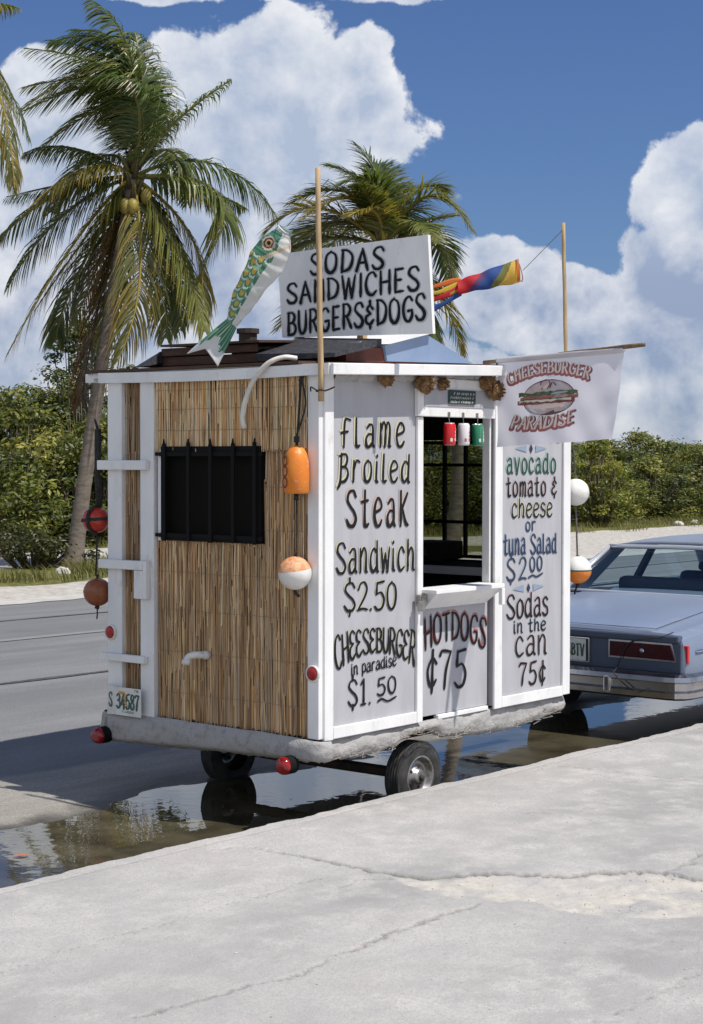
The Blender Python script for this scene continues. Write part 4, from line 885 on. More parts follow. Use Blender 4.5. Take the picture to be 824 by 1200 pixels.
PB = pole('wooden_pole', 'thin wooden pole standing at the front of the roof behind the cheeseburger flag', [(2.205, -.02, 2.30), (2.19, -.0, 3.255)], .0125)
# ------------------------------------------------------------------ cheeseburger flag on a rod
FX0, FX1 = 1.425, 1.25
fd = lambda y: FX0+(FX1-FX0)*(-y-.04)/.98
FR = thing('flag_rod', 'dark bamboo rod sticking out from the eave that carries the cheeseburger flag', 'rod', L(fd(.04), .04, 2.40), TROT)
b = MB(); P0 = Vector((fd(.04), .04, 2.40)); P1_ = Vector((fd(-1.09), -1.09, 2.443)); pts = [P0.lerp(P1_, i/10)-P0 for i in range(11)]
b.tube(pts, [.011*(1+.12*(i % 3 == 0)) for i in range(11)], 10); b.build('rod', mat('bamboo', (.20, .13, .06), (.10, .06, .03), 30, .5), FR, smooth=True)
b = MB(); b.tube([(-.0, -.10, -.03), (-.0, -.10, .02)], .016, 8); b.build('tie', M['rope'], FR)
FL = thing('flag', 'white cloth flag printed with a cheeseburger, hanging from the rod over the right menu panel', 'flag', L(fd(-.065), -.065, 2.41), TROT)
def cloth(a, v, off=0.0):
    yt = -.065-.895*a; yb = -.063-.835*a; zt = 2.407+.016*a; zb = 1.928+.040*a
    y = yb+(yt-yb)*v; z = zb+(zt-zb)*v
    w = (1-v)
    x = fd(y)+w*.018*math.sin(a*9+2.2*w)+w*w*.02*math.sin(a*4-1)+.004*math.sin(a*23+v*9)*(.3+w)+.006*math.sin((a*.7-v)*16)*max(0, a-.55)
    return Vector((x-fd(-.065)-off, y+.065, z-2.41))
b = MB(); b.grid(lambda u, v: cloth(u, v), 60, 36); CL = b.build('cloth', M['cloth'], FL, smooth=True)
b = MB(); b.grid(lambda u, v: cloth(u, .975, 0)+Vector((.0165*math.cos(v*2*math.pi), 0, .004+.0165*math.sin(v*2*math.pi)+.008)), 40, 10); b.build('hem', M['cloth'], FL, smooth=True)
T = Letters(lambda a, v, off: cloth(a, v, off))
FM = [M['ink'], M['p_pink'], mat('print_red', (.42, .14, .14), None, 20, .6), mat('print_cream', (.78, .66, .60), None, 20, .6), mat('print_bun', (.52, .38, .38), (.66, .54, .52), 14, .6), mat('print_green', (.06, .10, .05), (.12, .2, .08), 40, .6), mat('print_patty', (.18, .05, .05), (.3, .1, .09), 40, .6), mat('print_cheese', (.74, .68, .55), None, 20, .6), mat('print_outline', (.13, .08, .09), None, 20, .6), M['cloth']]
bub = [(8, 0, 0, 1.20, .0010), (2, -.002, -.008, .84, .0022), (3, .001, .016, .46, .0034)]
T.text(['C', 'H', 'E', 'E', 'S', 'E', 'B', 'U', 'R', 'G', 'E', 'R'], .10, .700, .745, .695, .125, bub, bulge=.100, hw=.125, gap=.20, jit=.05, taper=0)
T.text(list('PARADISE'), .130, .200, .635, .215, .140, bub, bulge=-.045, hw=.125, gap=.22, jit=.05, slant=.15, taper=0)
def ell(cx, cz, rx, rz, t0, t1, n=30): return [(cx+rx*math.cos(t0+(t1-t0)*i/n), cz+rz*math.sin(t0+(t1-t0)*i/n)) for i in range(n+1)]
T.poly(ell(.435, .545, .205, .190, 0, math.pi), 8, .0010); T.poly(ell(.435, .550, .195, .172, 0, math.pi), 4, .0016)
T.poly(ell(.435, .490, .205, .165, math.pi, 2*math.pi), 8, .0011); T.poly(ell(.435, .485, .195, .146, math.pi, 2*math.pi), 4, .0017)
T.poly(ell(.435, .43, .14, .05, 0, 2*math.pi), 3, .0020); T.poly(ell(.40, .66, .07, .03, 0, 2*math.pi), 3, .0020)
rr = random.Random(6)
def bandp(x0, x1, zc, h, mi, off, wob=.01, n=16):
    up = [(x0+(x1-x0)*i/n, zc+h+rr.uniform(-wob, wob)) for i in range(n+1)]; lo = [(x1-(x1-x0)*i/n, zc-h+rr.uniform(-wob, wob)) for i in range(n+1)]
    T.poly(up+lo, mi, off)
bandp(.185, .665, .572, .024, 5, .0026, .014); bandp(.20, .67, .528, .020, 2, .0030, .008); bandp(.175, .645, .486, .026, 6, .0034, .006); bandp(.19, .62, .500, .012, 7, .0040, .010); bandp(.20, .66, .515, .006, 5, .0044, .008)
T.stroke([Vector(q) for q in cr([(.385, .63), (.37, .70), (.42, .735), (.45, .69), (.43, .63)], 5)], .005, 8, .0030); T.stroke([Vector(q) for q in cr([(.45, .64), (.47, .70), (.50, .66)], 5)], .005, 8, .0031)
T.build('printing', FM, CL)
# ------------------------------------------------------------------ koi windsock
KO = thing('fish_windsock', 'green and white fish-shaped windsock blowing from the wooden pole above the roof edge', 'windsock', L(-.02, .245, 3.0), TROT+.35)
spine = cr([(.0, -.012, .012), (.0, .014, -.035), (-.005, .058, -.11), (-.01, .118, -.20), (-.01, .180, -.29), (-.0, .236, -.375), (.01, .285, -.455)], 8)
halfw = np.interp(np.linspace(0, 1, len(spine)), [0, .1, .25, .42, .62, .82, 1], [.036, .044, .090, .096, .078, .058, .036])
def koi_pt(u, v):
    i = u*(len(spine)-1); k = min(int(i), len(spine)-2); p = spine[k].lerp(spine[k+1], i-k); d = (spine[min(k+1, len(spine)-1)]-spine[max(k-1, 0)]).normalized()
    w = float(np.interp(i, range(len(spine)), halfw)); nrm = Vector((0, -d.z, d.y)); a = 2*math.pi*v
    # nrm points to the back (upper-left) side
    wr = .006*noise.noise(Vector((u*22, v*5, 1)))+.004*math.sin(u*40+v*12)*(.3+u)
    return p+nrm*w*math.cos(a)*(-1)*(1+.05*math.sin(u*17+1))+Vector((1, 0, 0))*(w*.30*math.sin(a)+wr)
def koi_col(u, v):
    a = math.cos(2*math.pi*v)*-1; s = u
    back = a        # +1 back ridge, -1 belly
    back = -a if False else a
    w = float(np.interp(s, [0, .1, .25, .42, .62, .82, 1], [.036, .044, .090, .096, .078, .058, .036]))
    X = s*.56; Yp = a*w
    if s < .10: return (.72, .74, .72) if (s > .03 and abs(a) < .8) else (.30, .45, .38)
    ex, ey = X-.150, Yp-.034; e = math.hypot(ex, ey)*.82
    if e < .009: return (.02, .02, .02)
    if e < .017: return (.80, .50, .25)
    if e < .024: return (.10, .07, .05)
    if e < .032: return (.72, .55, .45)
    if s < .40:
        if abs(X-.205-1.2*(Yp)) < .012 and Yp < .035: return (.70, .55, .38)
        if abs(X-.222-1.2*(Yp)) < .007 and Yp < .03: return (.75, .75, .7)
        if Yp < -.015-.1*(s-.2): return (.78, .78, .76)
        return (.07, .22, .14) if (int(X*140) % 3) else (.14, .34, .23)
    if Yp < -.22*w: return (.80, .80, .78)
    r = .056; row = math.floor(Yp/.036); xx = (X-(r*.5 if row % 2 else 0)) % r/r; yy = (Yp/.036) % 1
    q = math.hypot((xx-.1), (yy-.5)*.9)
    if .52 < q < .70: return (.75, .80, .74)
    if q < .34 and row >= 0: return (.70, .52, .10)
    return (.09, .26, .16) if q < .52 else (.20, .42, .29)
b = MB(); b.grid(koi_pt, 150, 72, 0, koi_col); b.build('body', M['sock'], KO, smooth=True, attr=True)
te = spine[-1]
def tail(u, v):
    P00 = te+Vector((0, -.028, -.022)); P01 = te+Vector((0, .028, .022)); tipR = Vector((-.01, .352, -.672)); tipL = Vector((.015, .535, -.604)); notch = Vector((0, .425, -.580))
    e = tipR.lerp(notch, v*2) if v < .5 else notch.lerp(tipL, v*2-1)
    q = P00.lerp(P01, v).lerp(e, u); q.x += .02*math.sin(u*3)*math.sin(v*6); return q
def tail_c(u, v):
    lim = .62+.12*math.sin(v*9)
    if u > lim+.05*math.sin(v*40): return (.80, .81, .80)
    return (.62, .74, .66) if abs(((v*7) % 1)-.5) < .09 and u < .75 else (.075, .27, .15)
b = MB(); b.grid(tail, 40, 40, 0, tail_c); b.build('tail_fin', M['sock'], KO, smooth=True, attr=True, solid=.004)
b = MB(); b.lathe([(.031, -.004), (.034, 0), (.031, .004)], (0, 0, .005), (0, -.7, .7), 20); b.build('mouth_ring', M['pvc'], KO)
b = MB(); b.tube([(0, -.02, .02), (-.05, -.262, .235)], .0022, 5); b.build('string', M['grey_rope'], KO)
# ------------------------------------------------------------------ rainbow windsock
RWS = thing('rainbow_windsock', 'rainbow-striped tube windsock streaming out behind the roof sign', 'windsock', L(2.15, .285, 2.99), TROT)
cols6 = [(.62, .16, .02), (.68, .46, .05), (.16, .20, .03), (.03, .09, .30), (.10, .05, .16), (.55, .02, .03)]
def rpt(u, v):
    c = Vector((-.28*u, .25*u, -.108*u)); r = .070*(1-.5*u)+.003*math.sin(u*15+v*8); a = 2*math.pi*v
    return c+Vector((r*math.cos(a)*.42+.006*math.sin(u*19+a), r*math.cos(a)*.42+r*math.sin(a)*.15, r*math.sin(a)*(1-.12*u*math.sin(a*2+1))))
def rcol(u, v):
    if u < .05: return (.62, .16, .02)
    k = u+.13*math.sin(2*math.pi*v)
    return (.70, .46, .08) if k < .22 else (.20, .20, .05) if k < .36 else (.03, .09, .32) if k < .62 else (.13, .05, .16) if k < .74 else (.58, .02, .03)
b = MB(); b.grid(rpt, 60, 40, 0, rcol); b.build('tube', M['sock'], RWS, smooth=True, attr=True)
for (c, z0, z1, hw_, sw) in (((.70, .18, .03), .030, .055, .014, .3), ((.70, .50, .05), .004, .00, .016, 1.1), ((.58, .02, .03), -.018, -.050, .024, 2.0), ((.02, .09, .32), -.034, -.165, .020, 2.6), ((.55, .30, .04), -.01, -.085, .014, 3.3)):
    def st(u, v, z0=z0, z1=z1, hw_=hw_, sw=sw):
        p = Vector((-.26-.26*u, .235+.24*u, -.100-.08*u+z0+(z1-z0)*u+.008*math.sin(u*9+sw))); w = hw_*(1+.35*math.sin(u*8+sw)); return p+Vector((.006*math.sin(u*11+sw), 0, (v-.5)*2*w))
    q = MB(); q.grid(st, 24, 3, 0, lambda u, v, c=c: c); q.build('streamer', M['sock'], RWS, smooth=True, attr=True, solid=.002)
b = MB(); b.lathe([(.066, -.004), (.070, 0), (.066, .004)], (0, 0, 0), (.7, -.68, .28), 24); b.build('mouth_ring', M['p_orange'], RWS)
b = MB(); b.tube([(0, -.03, .0), (.03, -.285, .22)], .002, 5); b.build('string', M['grey_rope'], RWS)
# ------------------------------------------------------------------ hanging floats
def hang(name, label, cat, loc, group='fishing floats hung on the trailer'):
    return thing(name, label, cat, L(*loc), TROT, group)
# red ball with black bands
o = hang('fishing_float', 'red ball float banded with thick black rope, upper one left of the ladder', 'float', (-.03, 1.618, 1.523))
b = MB(); b.ball((0, 0, 0), (.077, .077, .073), 28, 18); b.build('ball', M['redbuoy'], o, smooth=True)
b = MB(); b.lathe([(.0785, -.009), (.081, 0), (.0785, .009)], (0, 0, .0), (0, .1, 1), 28); b.tube([(.082*-math.cos(t), -.022, .080*math.sin(t)) for t in np.linspace(-1.4, 1.4, 16)], .010, 6); b.tube([(.01, -.020, .07), (-.0, -.016, .25), (.01, -.01, .50)], [.018, .017, .019], 8); b.tube(cr([(.01, -.01, .50), (-.02, -.02, .55), (-.03, -.045, .50), (-.03, -.055, .40), (-.03, -.045, .29), (-.035, -.03, .26)], 5), .006, 6); b.tube([(0, -.01, -.07), (.0, -.008, -.16), (.0, .0, -.31)], .005, 6); b.build('rope', M['rope'], o, smooth=True)
o = hang('fishing_float', 'coppery brown ball float, lower one hanging left of the ladder', 'float', (-.03, 1.605, 1.124))
b = MB(); b.ball((0, 0, 0), (.078, .078, .078), 28, 18); b.build('ball', M['brownbuoy'], o, smooth=True)
b = MB(); b.lathe([(.0785, -.003), (.080, 0), (.0785, .003)], (0, 0, .004), (0, .05, 1), 28); b.build('seam', M['brownbuoy'], o, smooth=True)
b = MB(); b.tube([(0, 0, .075), (0, .002, .098)], .007, 6); b.tube([(0, 0, -.076), (-.002, .004, -.092)], [.012, .014], 6); b.tube(cr([(0, .003, -.09), (.0, .002, -.12), (.0, .006, -.15)], 4), .004, 6); b.build('rope', M['rope'], o, smooth=True)
o = hang('fishing_float', 'orange bullet-shaped foam float hanging at the rear right corner', 'float', (-.095, .09, 1.806))
b = MB(); b.lathe([(0, -.117), (.056, -.117), (.062, -.110), (.064, -.02), (.061, .04), (.052, .080), (.038, .105), (.018, .118), (0, .120)], (0, 0, 0), (0, 0, 1), 28); fo = b.build('float_body', M['orange'], o, smooth=True)
b = MB()
for z in (-.062, -.008, .045): b.lathe([(.020, -.0008), (.024, .0008), (.028, -.0008)], (-.058, .028, z), (-1, .45, 0), 16)
b.build('number_mark', M['p_brown'], fo)
b = MB(); b.tube(cr([(.05, .015, .46), (.03, .0, .41), (.02, .0, .30), (.01, .0, .2), (0, 0, .11)], 4), .006, 6); b.tube(cr([(.04, .0, .44), (.02, -.035, .38), (.02, -.04, .31), (.01, -.015, .22), (0, .0, .17)], 4), .005, 6); b.tube([(.045, .02, .44), (.03, -.05, .49)], .006, 6); b.tube([(.0, 0, .135), (0, 0, .165)], .014, 8); b.tube([(0, 0, -.115), (0, 0, -.15)], [.010, .013], 6); b.tube(cr([(0, 0, -.15), (.006, .004, -.28), (0, -.004, -.45)], 4), .004, 5); b.build('rope', M['rope'], o, smooth=True)
def two_tone(o, r, m_lo, m_hi, zsplit, tilt=0.0, ring=None):
    Mx = Matrix.Rotation(tilt, 4, 'Y') @ Matrix.Rotation(tilt*.6, 4, 'X'); k = zsplit
    lo = MB(); hi = MB(); P = 14
    a = [(r*math.cos(t), r*math.sin(t)) for t in np.linspace(-math.pi/2, k, P)]; c = [(r*math.cos(t), r*math.sin(t)) for t in np.linspace(k, math.pi/2, P)]
    ax = Mx @ Vector((0, 0, 1)); lo.lathe(a, (0, 0, 0), ax, 28); hi.lathe(c, (0, 0, 0), ax, 28)
    lo.build('lower_half', m_lo, o, smooth=True); hi.build('upper_half', m_hi, o, smooth=True)
    if ring: q = MB(); q.lathe([(r*math.cos(k)*1.0, r*math.sin(k)-.004), (r*math.cos(k)*1.02, r*math.sin(k)), (r*math.cos(k), r*math.sin(k)+.004)], (0, 0, 0), ax, 28); q.build('seam', ring, o, smooth=True)
o = hang('fishing_float', 'white ball float with a worn orange crown under the orange bullet float', 'float', (-.095, .100, 1.296))
two_tone(o, .083, M['wfoam'], M['orangewear'], .18, -.12)
b = MB(); b.tube([(0, 0, .08), (0, 0, .10)], .007, 6); b.tube([(0, 0, -.082), (.004, .0, -.10), (.01, -.02, -.115)], .008, 6); b.build('rope', M['rope'], o, smooth=True)
o = hang('fishing_float', 'plain white ball float at the front corner above the blue car', 'float', (2.345, -.0, 1.665))
b = MB(); b.ball((0, 0, 0), .081, 28, 18); b.build('ball', M['wfoam'], o, smooth=True)
b = MB(); b.lathe([(.0815, -.003), (.0825, 0), (.0815, .003)], (0, 0, -.01), (.25, .1, 1), 28); b.build('seam', M['pvc'], o, smooth=True)
b = MB(); b.tube([(0, 0, .08), (-.02, .01, .3), (-.06, .02, .62)], .005, 6); b.tube([(0, 0, -.08), (.01, 0, -.20), (.022, 0, -.385)], .006, 6); b.build('rope', M['grey_rope'], o, smooth=True)
o = hang('fishing_float', 'half white half orange ball float in front of the blue car window', 'float', (2.372, -.0, 1.198))
two_tone(o, .083, M['orange'], M['wfoam'], -.02, .0, M['p_dgreen'])
b = MB(); b.lathe([(.014, .080), (.012, .086), (0, .087)], (0, 0, 0), (0, 0, 1), 12); b.build('top_eye', M['rope'], o, smooth=True)
b = MB(); b.tube([(0, 0, -.08), (-.0, 0, -.10)], .012, 8); b.tube(cr([(0, 0, -.1), (-.02, .0, -.115), (-.035, 0, -.145)], 4), .006, 6); b.build('rope', M['rope'], o, smooth=True)
# ------------------------------------------------------------------ hanging cans
def can(x, label, body, mark, stripe, tilt):
    o = thing('drink_can', label, 'can', L(x, -.036, 1.995), TROT, 'drink cans hung in the serving window')
    b = MB(); r = .033
    b.lathe([(.026, -.060), (.030, -.058), (r, -.050), (r, .048), (.028, .058), (.026, .060)], (0, 0, 0), (tilt, 0, 1), 24, cols=[(.6, .6, .6), body, body, body, (.65, .65, .65)]); bo = b.build('can_body', M['can'], o, smooth=True, attr=True)
    q = MB(); q.lathe([(.026, .059), (.024, .056), (0, .056)], (0, 0, 0), (tilt, 0, 1), 24); q.lathe([(.026, -.059), (.024, -.056), (0, -.056)], (0, 0, 0), (tilt, 0, 1), 24); q.build('lid', M['alu'], o)
    T = Letters(lambda a, z, off: Vector((tilt*z+(r+off)*math.sin(a/r), -(r+off)*math.cos(a/r), z)))
    if stripe: T.poly([(-.018, -.045), (.002, -.045), (.010, .044), (-.010, .044)], 1, .0004) if stripe == 2 else [T.poly([(a0-.004, -.034), (a0+.028, .000), (a0+.028, .012), (a0-.004, -.022)], 1, .0004) for a0 in (-.02,)]
    T.stroke([Vector(q) for q in cr([(.012, -.035), (.004, -.028), (.016, -.018), (.006, -.008), (.016, .002), (.006, .012), (.017, .022), (.010, .034)], 5)], .0042, 0, .0012)
    T.poly([(-.026, -.040), (-.014, -.040), (-.014, -.022), (-.026, -.022)], 0, .0009)
    T.build('label_print', [mark, M['plate']], bo)
    s = MB(); s.tube([(0, 0, .058), (-tilt*.02, .002, .075), (-tilt*.05, .004, .10)], .002, 5); s.box(-.010, .010, .002, .006, .094, .118); s.build('hook', M['steel'], o)
can(1.010, 'red drink can with white script, left of the three hanging in the serving window', (.60, .012, .018), M['plate'], 0, 0.0)
can(1.140, 'white drink can with red script, middle of the three hanging in the window', (.72, .72, .74), M['p_red'], 0, 0.0)
can(1.272, 'green drink can, right of the three hanging in the serving window', (.02, .22, .12), M['plate'], 2, -.10)
# ------------------------------------------------------------------ coconut husks under the eave
def husk(x, z, r, seed, label, y=-.055):
    o = thing('coconut_husk', label, 'coconut husk', L(x, y, z), TROT, 'coconut husks fixed under the eave')
    b = MB(); rr = random.Random(seed)
    def fn(u, v):
        ph = -math.pi/2+math.pi*v; th = 2*math.pi*u; d = Vector((math.cos(ph)*math.cos(th), math.cos(ph)*math.sin(th)*.8, math.sin(ph)))
        return d*r*(1+.28*noise.noise(d*2.3+Vector((seed, 0, 0)))+.16*noise.noise(d*7+Vector((seed, 3, 0)))-(.35 if d.dot(Vector((.3, -.9, -.2)).normalized()) > .88 else 0))
    b.grid(fn, 30, 20)
    b.build('shell', M['husk'], o, smooth=True)
    q = MB()
    for i in range(70):
        d = Vector((rr.gauss(0, 1), rr.gauss(-.3, 1), rr.gauss(0, 1))).normalized(); e = (d+Vector((rr.uniform(-.6, .6), rr.uniform(-.6, .6), rr.uniform(-.6, .6)))*.7).normalized()
        q.tube([d*r*.85, d*r*1.0+e*r*.10, d*r*1.02+e*r*rr.uniform(.12, .26)], [.004, .003, .001], 4)
    struct(q.build('fibres', M['husk'], o), 'stuff')
husk(.432, 2.272, .043, 1, 'small dark coconut husk, the one nearest the rear corner under the eave')
husk(.760, 2.262, .055, 2, 'large split coconut husk at the left end of the window header')
husk(.925, 2.262, .033, 3, 'smallest coconut husk, left of the dark notice')
husk(1.330, 2.285, .046, 4, 'shaggy brown coconut husk right of the notice, touching the eave')
husk(1.392, 2.240, .052, 9, 'pale banded coconut husk hanging lowest beside the flag rod', -.07)
# things on the inside counter
o = thing('griddle', 'dark griddle box on the counter inside the serving window', 'griddle', L(1.98, .82, 1.23), TROT)
b = MB(); b.box(-.16, .16, -.14, .12, .02, .13); b.build('body', M['dark_in'], o, bevel=.006)
b = MB(); b.box(-.165, -.16, -.1, .08, .05, .10); b.build('control_panel', M['steel'], o)
b = MB(); b.tube([(-.17, -.05, .14), (-.17, .06, .14)], .008, 8); b.build('handle', M['steel'], o)
o = thing('cooking_pot', 'dark lidded pot standing on the counter inside the trailer', 'pot', L(1.95, 1.12, 1.23), TROT)
b = MB(); b.lathe([(0, 0), (.08, 0), (.085, .01), (.085, .12), (.088, .125)], (0, 0, 0), (0, 0, 1), 24); b.build('pot_body', M['chassis'], o, smooth=True)
b = MB(); b.lathe([(.088, .126), (.06, .145), (.015, .15), (.018, .17), (0, .173)], (0, 0, 0), (0, 0, 1), 24); b.build('lid', M['chassis'], o, smooth=True)
# ------------------------------------------------------------------ blue sedan (local: x forward, y left, z up; rear bumper at x = 0)
CAR = thing('sedan', 'dusty light blue four-door sedan parked at the kerb in front of the trailer', 'car', KW(5.50, .925, 0), KROT)
def cpart(name, mb, m, parent=None, **kw): return mb.build(name, m, parent or CAR, **kw)
ST = [(.085, .30, .690, .870), (.10, .30, .712, .895), (.16, .29, .722, .912), (.6, .27, .772, .920), (1.25, .25, .845, .925), (1.9, .24, .852, .925), (3.3, .24, .850, .925), (3.75, .24, .845, .922), (4.6, .25, .80, .912), (5.0, .27, .765, .895), (5.12, .32, .72, .865)]
def section(x, zb, zt, w):
    h = zt-zb
    return [(0, zb), (w*.80, zb), (w*.965, zb+.04), (w*.99, zb+h*.30), (w, zb+h*.55), (w*.992, zb+h*.74), (w*.965, zt-.035), (w*.93, zt-.010), (w*.86, zt), (w*.72, zt+.004), (w*.70, zt+.012), (w*.35, zt+.020), (0, zt+.022)]
b = MB(); rings = []
xs = []
for a, c in zip(ST[:-1], ST[1:]):
    k = max(1, int((c[0]-a[0])/.25))
    for i in range(k): xs.append(tuple(a[j]+(c[j]-a[j])*i/k for j in range(4)))
xs.append(ST[-1]); vs = []
for (x, zb, zt, w) in xs:
    s_ = section(x, zb, zt, w); rg = [(x, y, z) for y, z in s_]+[(x, -y, z) for y, z in s_[-2:0:-1]]; vs += rg
m_ = len(rg); n_ = len(xs)
fs = [(i*m_+j, i*m_+(j+1) % m_, (i+1)*m_+(j+1) % m_, (i+1)*m_+j) for i in range(n_-1) for j in range(m_)]+[tuple(range(m_-1, -1, -1)), tuple((n_-1)*m_+j for j in range(m_))]
b.add(vs, fs); BODY = cpart('body', b, M['carpaint'], smooth=False, weld=True)
def arch_cut(o):
    cu = MB()
    for x in (1.15, 4.05):
        for y in (-1, 1): cu.tube([(x, y*.70, .30), (x, y*1.1, .30)], .36, 40)
    c = cu.build('cutter', M['carpaint'], None, weld=True); c.parent = CAR
    md = o.modifiers.new('cut', 'BOOLEAN'); md.object = c; md.operation = 'DIFFERENCE'; md.solver = 'EXACT'
    bpy.context.view_layer.update(); dg = bpy.context.evaluated_depsgraph_get()
    me = bpy.data.meshes.new_from_object(o.evaluated_get(dg)); o.modifiers.clear(); o.data = me
    bpy.data.objects.remove(c, do_unlink=True)
arch_cut(BODY)
for p_ in BODY.data.polygons: p_.use_smooth = True
BODY.data.set_sharp_from_angle(angle=R(32)) if hasattr(BODY.data, 'set_sharp_from_angle') else None
# deck lid crease lines
b = MB()
for y in (-.645, .645): b.add([(.13, y-.003, .735), (.13, y+.003, .735), (1.18, y+.003, .852), (1.18, y-.003, .852)], [(0, 3, 2, 1)])
b.box(.12, .125, -.645, .645, .736, .739)
cpart('lid_seam', b, M['carin'], BODY)
# overhanging lip + rear panel
b = MB(); b.box(.055, .12, -.862, .862, .655, .705); cpart('deck_lip', b, M['tailshade'], bevel=.012)
b = MB(); b.box(.070, .10, -.875, .875, .455, .656); RP = cpart('rear_panel', b, M['tailshade'], bevel=.006)
def lamp(sy):
    b = MB(); y0, y1 = sorted((sy*.325, sy*.838))
    yin, yout = (sy*.325, sy*.838)
    b.add([(.064, yin, .530), (.064, yout+sy*.010, .530), (.064, yout-sy*.028, .652), (.064, yin, .652), (.074, yin, .530), (.074, yout+sy*.010, .530), (.074, yout-sy*.028, .652), (.074, yin, .652)], [(0, 1, 2, 3), (4, 7, 6, 5), (0, 4, 5, 1), (1, 5, 6, 2), (2, 6, 7, 3), (3, 7, 4, 0)])
    fr = cpart('tail_light', b, M['chrome'])
    b = MB(); i = .012
    b.add([(.058, yin+sy*i, .530+i), (.058, yout+sy*(.010-i), .530+i), (.058, yout-sy*(.028+i), .652-i), (.058, yin+sy*i, .652-i), (.066, yin+sy*i, .530+i), (.066, yout+sy*(.010-i), .530+i), (.066, yout-sy*(.028+i), .652-i), (.066, yin+sy*i, .652-i)], [(0, 1, 2, 3), (4, 7, 6, 5), (0, 4, 5, 1), (1, 5, 6, 2), (2, 6, 7, 3), (3, 7, 4, 0)])
    cpart('lens', b, M['carlens'], fr)
    b = MB(); b.lathe([(.016, 0), (.012, .004), (0, .005)], (.058, sy*.585, .592), (-1, 0, 0), 16); cpart('emblem', b, M['chrome'], fr)
for sy in (-1, 1):
    lamp(sy)
    b = MB(); b.box(.100, .128, *sorted((sy*.860, sy*.908)), .525, .640); cpart('side_marker', b, M['carred'], bevel=.004)
b = MB(); b.box(.058, .070, -.178, .178, .480, .650); pf = cpart('plate_recess', b, M['chrome'], bevel=.004)
b = MB(); b.box(.055, .058, -.166, .166, .490, .642); cpart('plate_back', b, M['carin'], pf)
b = MB(); b.box(.050, .053, -.1525, .1525, .492, .640); CP = cpart('licence_plate', b, M['plate'])
T = Letters(lambda a, z, off: Vector((.050-off, -a, z)))
T.poly([(-.03, .625), (.012, .625), (.02, .60), (.035, .535), (.025, .53), (.01, .575), (-.0, .608), (-.03, .613)], 1, .0006)
T.text(list('53'), -.055, .528, -.0, .528, .075, [(0, 0, 0, 1, .001)], hw=.09, jit=0, gap=.2, taper=0)
T.text(list('BTV'), .040, .528, .138, .528, .075, [(0, 0, 0, 1, .001)], hw=.09, jit=0, gap=.2, taper=0)
T.build('lettering', [M['plateink'], M['plateorange']], CP)
# bumper: two chrome ledges with a dull face between, guards
def bumper(x0, sgn):
    b = MB(); prof = [(-.03, .455), (.012, .452), (.048, .437), (.055, .410), (.030, .398), (.026, .347), (.048, .334), (.044, .302), (.012, .288), (-.06, .288)]
    path = [((.40, -.905), (0, -1)), ((.10, -.905), (0, -1)), ((.04, -.895), (-.45, -.9)), ((.0, -.855), (-.9, -.45)), ((-.012, -.80), (-1, -.1))]+[((-.02+.008*abs(y)/.8, y), (-1, 0)) for y in np.linspace(-.7, .7, 11)]
    path += [((-.012, .80), (-1, .1)), ((.0, .855), (-.9, .45)), ((.04, .895), (-.45, .9)), ((.10, .905), (0, 1)), ((.40, .905), (0, 1))]
    vs = []
    for (p, nrm) in path:
        for (o_, pz) in prof: vs.append((x0+sgn*(p[0]+nrm[0]*o_), p[1]+nrm[1]*o_, pz))
    k = len(prof); b.add(vs, [(i*k+j, i*k+j+1, (i+1)*k+j+1, (i+1)*k+j) for i in range(len(path)-1) for j in range(k-1)])
    o = cpart('bumper', b, M['bumper'], weld=True, solid=.006)
    for yy in (-.375, .375):
        q = MB(); q.box(*sorted((x0-sgn*.075, x0-sgn*.0)), yy-.028, yy+.028, .305, .425); cpart('bumper_guard', q, M['chrome'], o, bevel=.014)
    q = MB(); q.box(*sorted((x0-sgn*.0335, x0-sgn*.027)), -.84, .84, .352, .392); cpart('bumper_strip', q, mat('dull_bumper_strip', (.15, .14, .13), (.30, .27, .24), 9, .5, .3), o)
    return o
bumper(.03, 1); bumper(5.15, -1)
# greenhouse: base corners (B) and roof corners
def gq(name, P, m, th=.03, parent=None, bev=.004): 
    n = len(P); b = MB(); ctr = sum((Vector(p) for p in P), Vector())/n; b.add(P, [tuple(range(n))]); return cpart(name, b, m, parent, solid=th)
ZB, ZT = .858, 1.178
bl = {'r': (1.28, .80), 'c': (1.30, .862), 'a': (3.62, .80)}
RFb = MB()
def roofpt(u, v):
    x = 1.74+u*1.36; y = (v-.5)*2*.715; e = abs(v-.5)*2
    lo = 1.178; dome = .088*(1-e**3.2)*min(1, .40+.9*math.sin(math.pi*min(1, max(0, u*.92+.08)))**.7)
    return Vector((x, y*(1-.03*(u > .9)), lo+dome*(.35+.65*math.sin(math.pi*(.10+.85*u))**.6)))
RFb.grid(roofpt, 24, 24); ROOF = cpart('roof', RFb, M['carroof'], smooth=True, solid=.02)
b = MB(); b.tube([(1.725, y, 1.184+.012*(1-abs(y)/.7)) for y in np.linspace(-.70, .70, 12)], .017, 8); b.tube([(1.725, .70, 1.184), (1.26, .80, .868)], .017, 8); b.tube([(1.725, -.70, 1.184), (1.26, -.80, .868)], .017, 8); b.tube([(1.27, y, .866) for y in np.linspace(-.80, .80, 8)], .011, 8)
cpart('rear_window_trim', b, M['alutrim'], smooth=True)
gq('rear_window', [(1.275, -.79, .868), (1.275, .79, .868), (1.735, .69, 1.178), (1.735, -.69, 1.178)], M['glass'], .004)
gq('windscreen', [(3.60, .79, .862), (3.60, -.79, .862), (3.09, -.68, 1.178), (3.09, .68, 1.178)], M['glass'], .004)
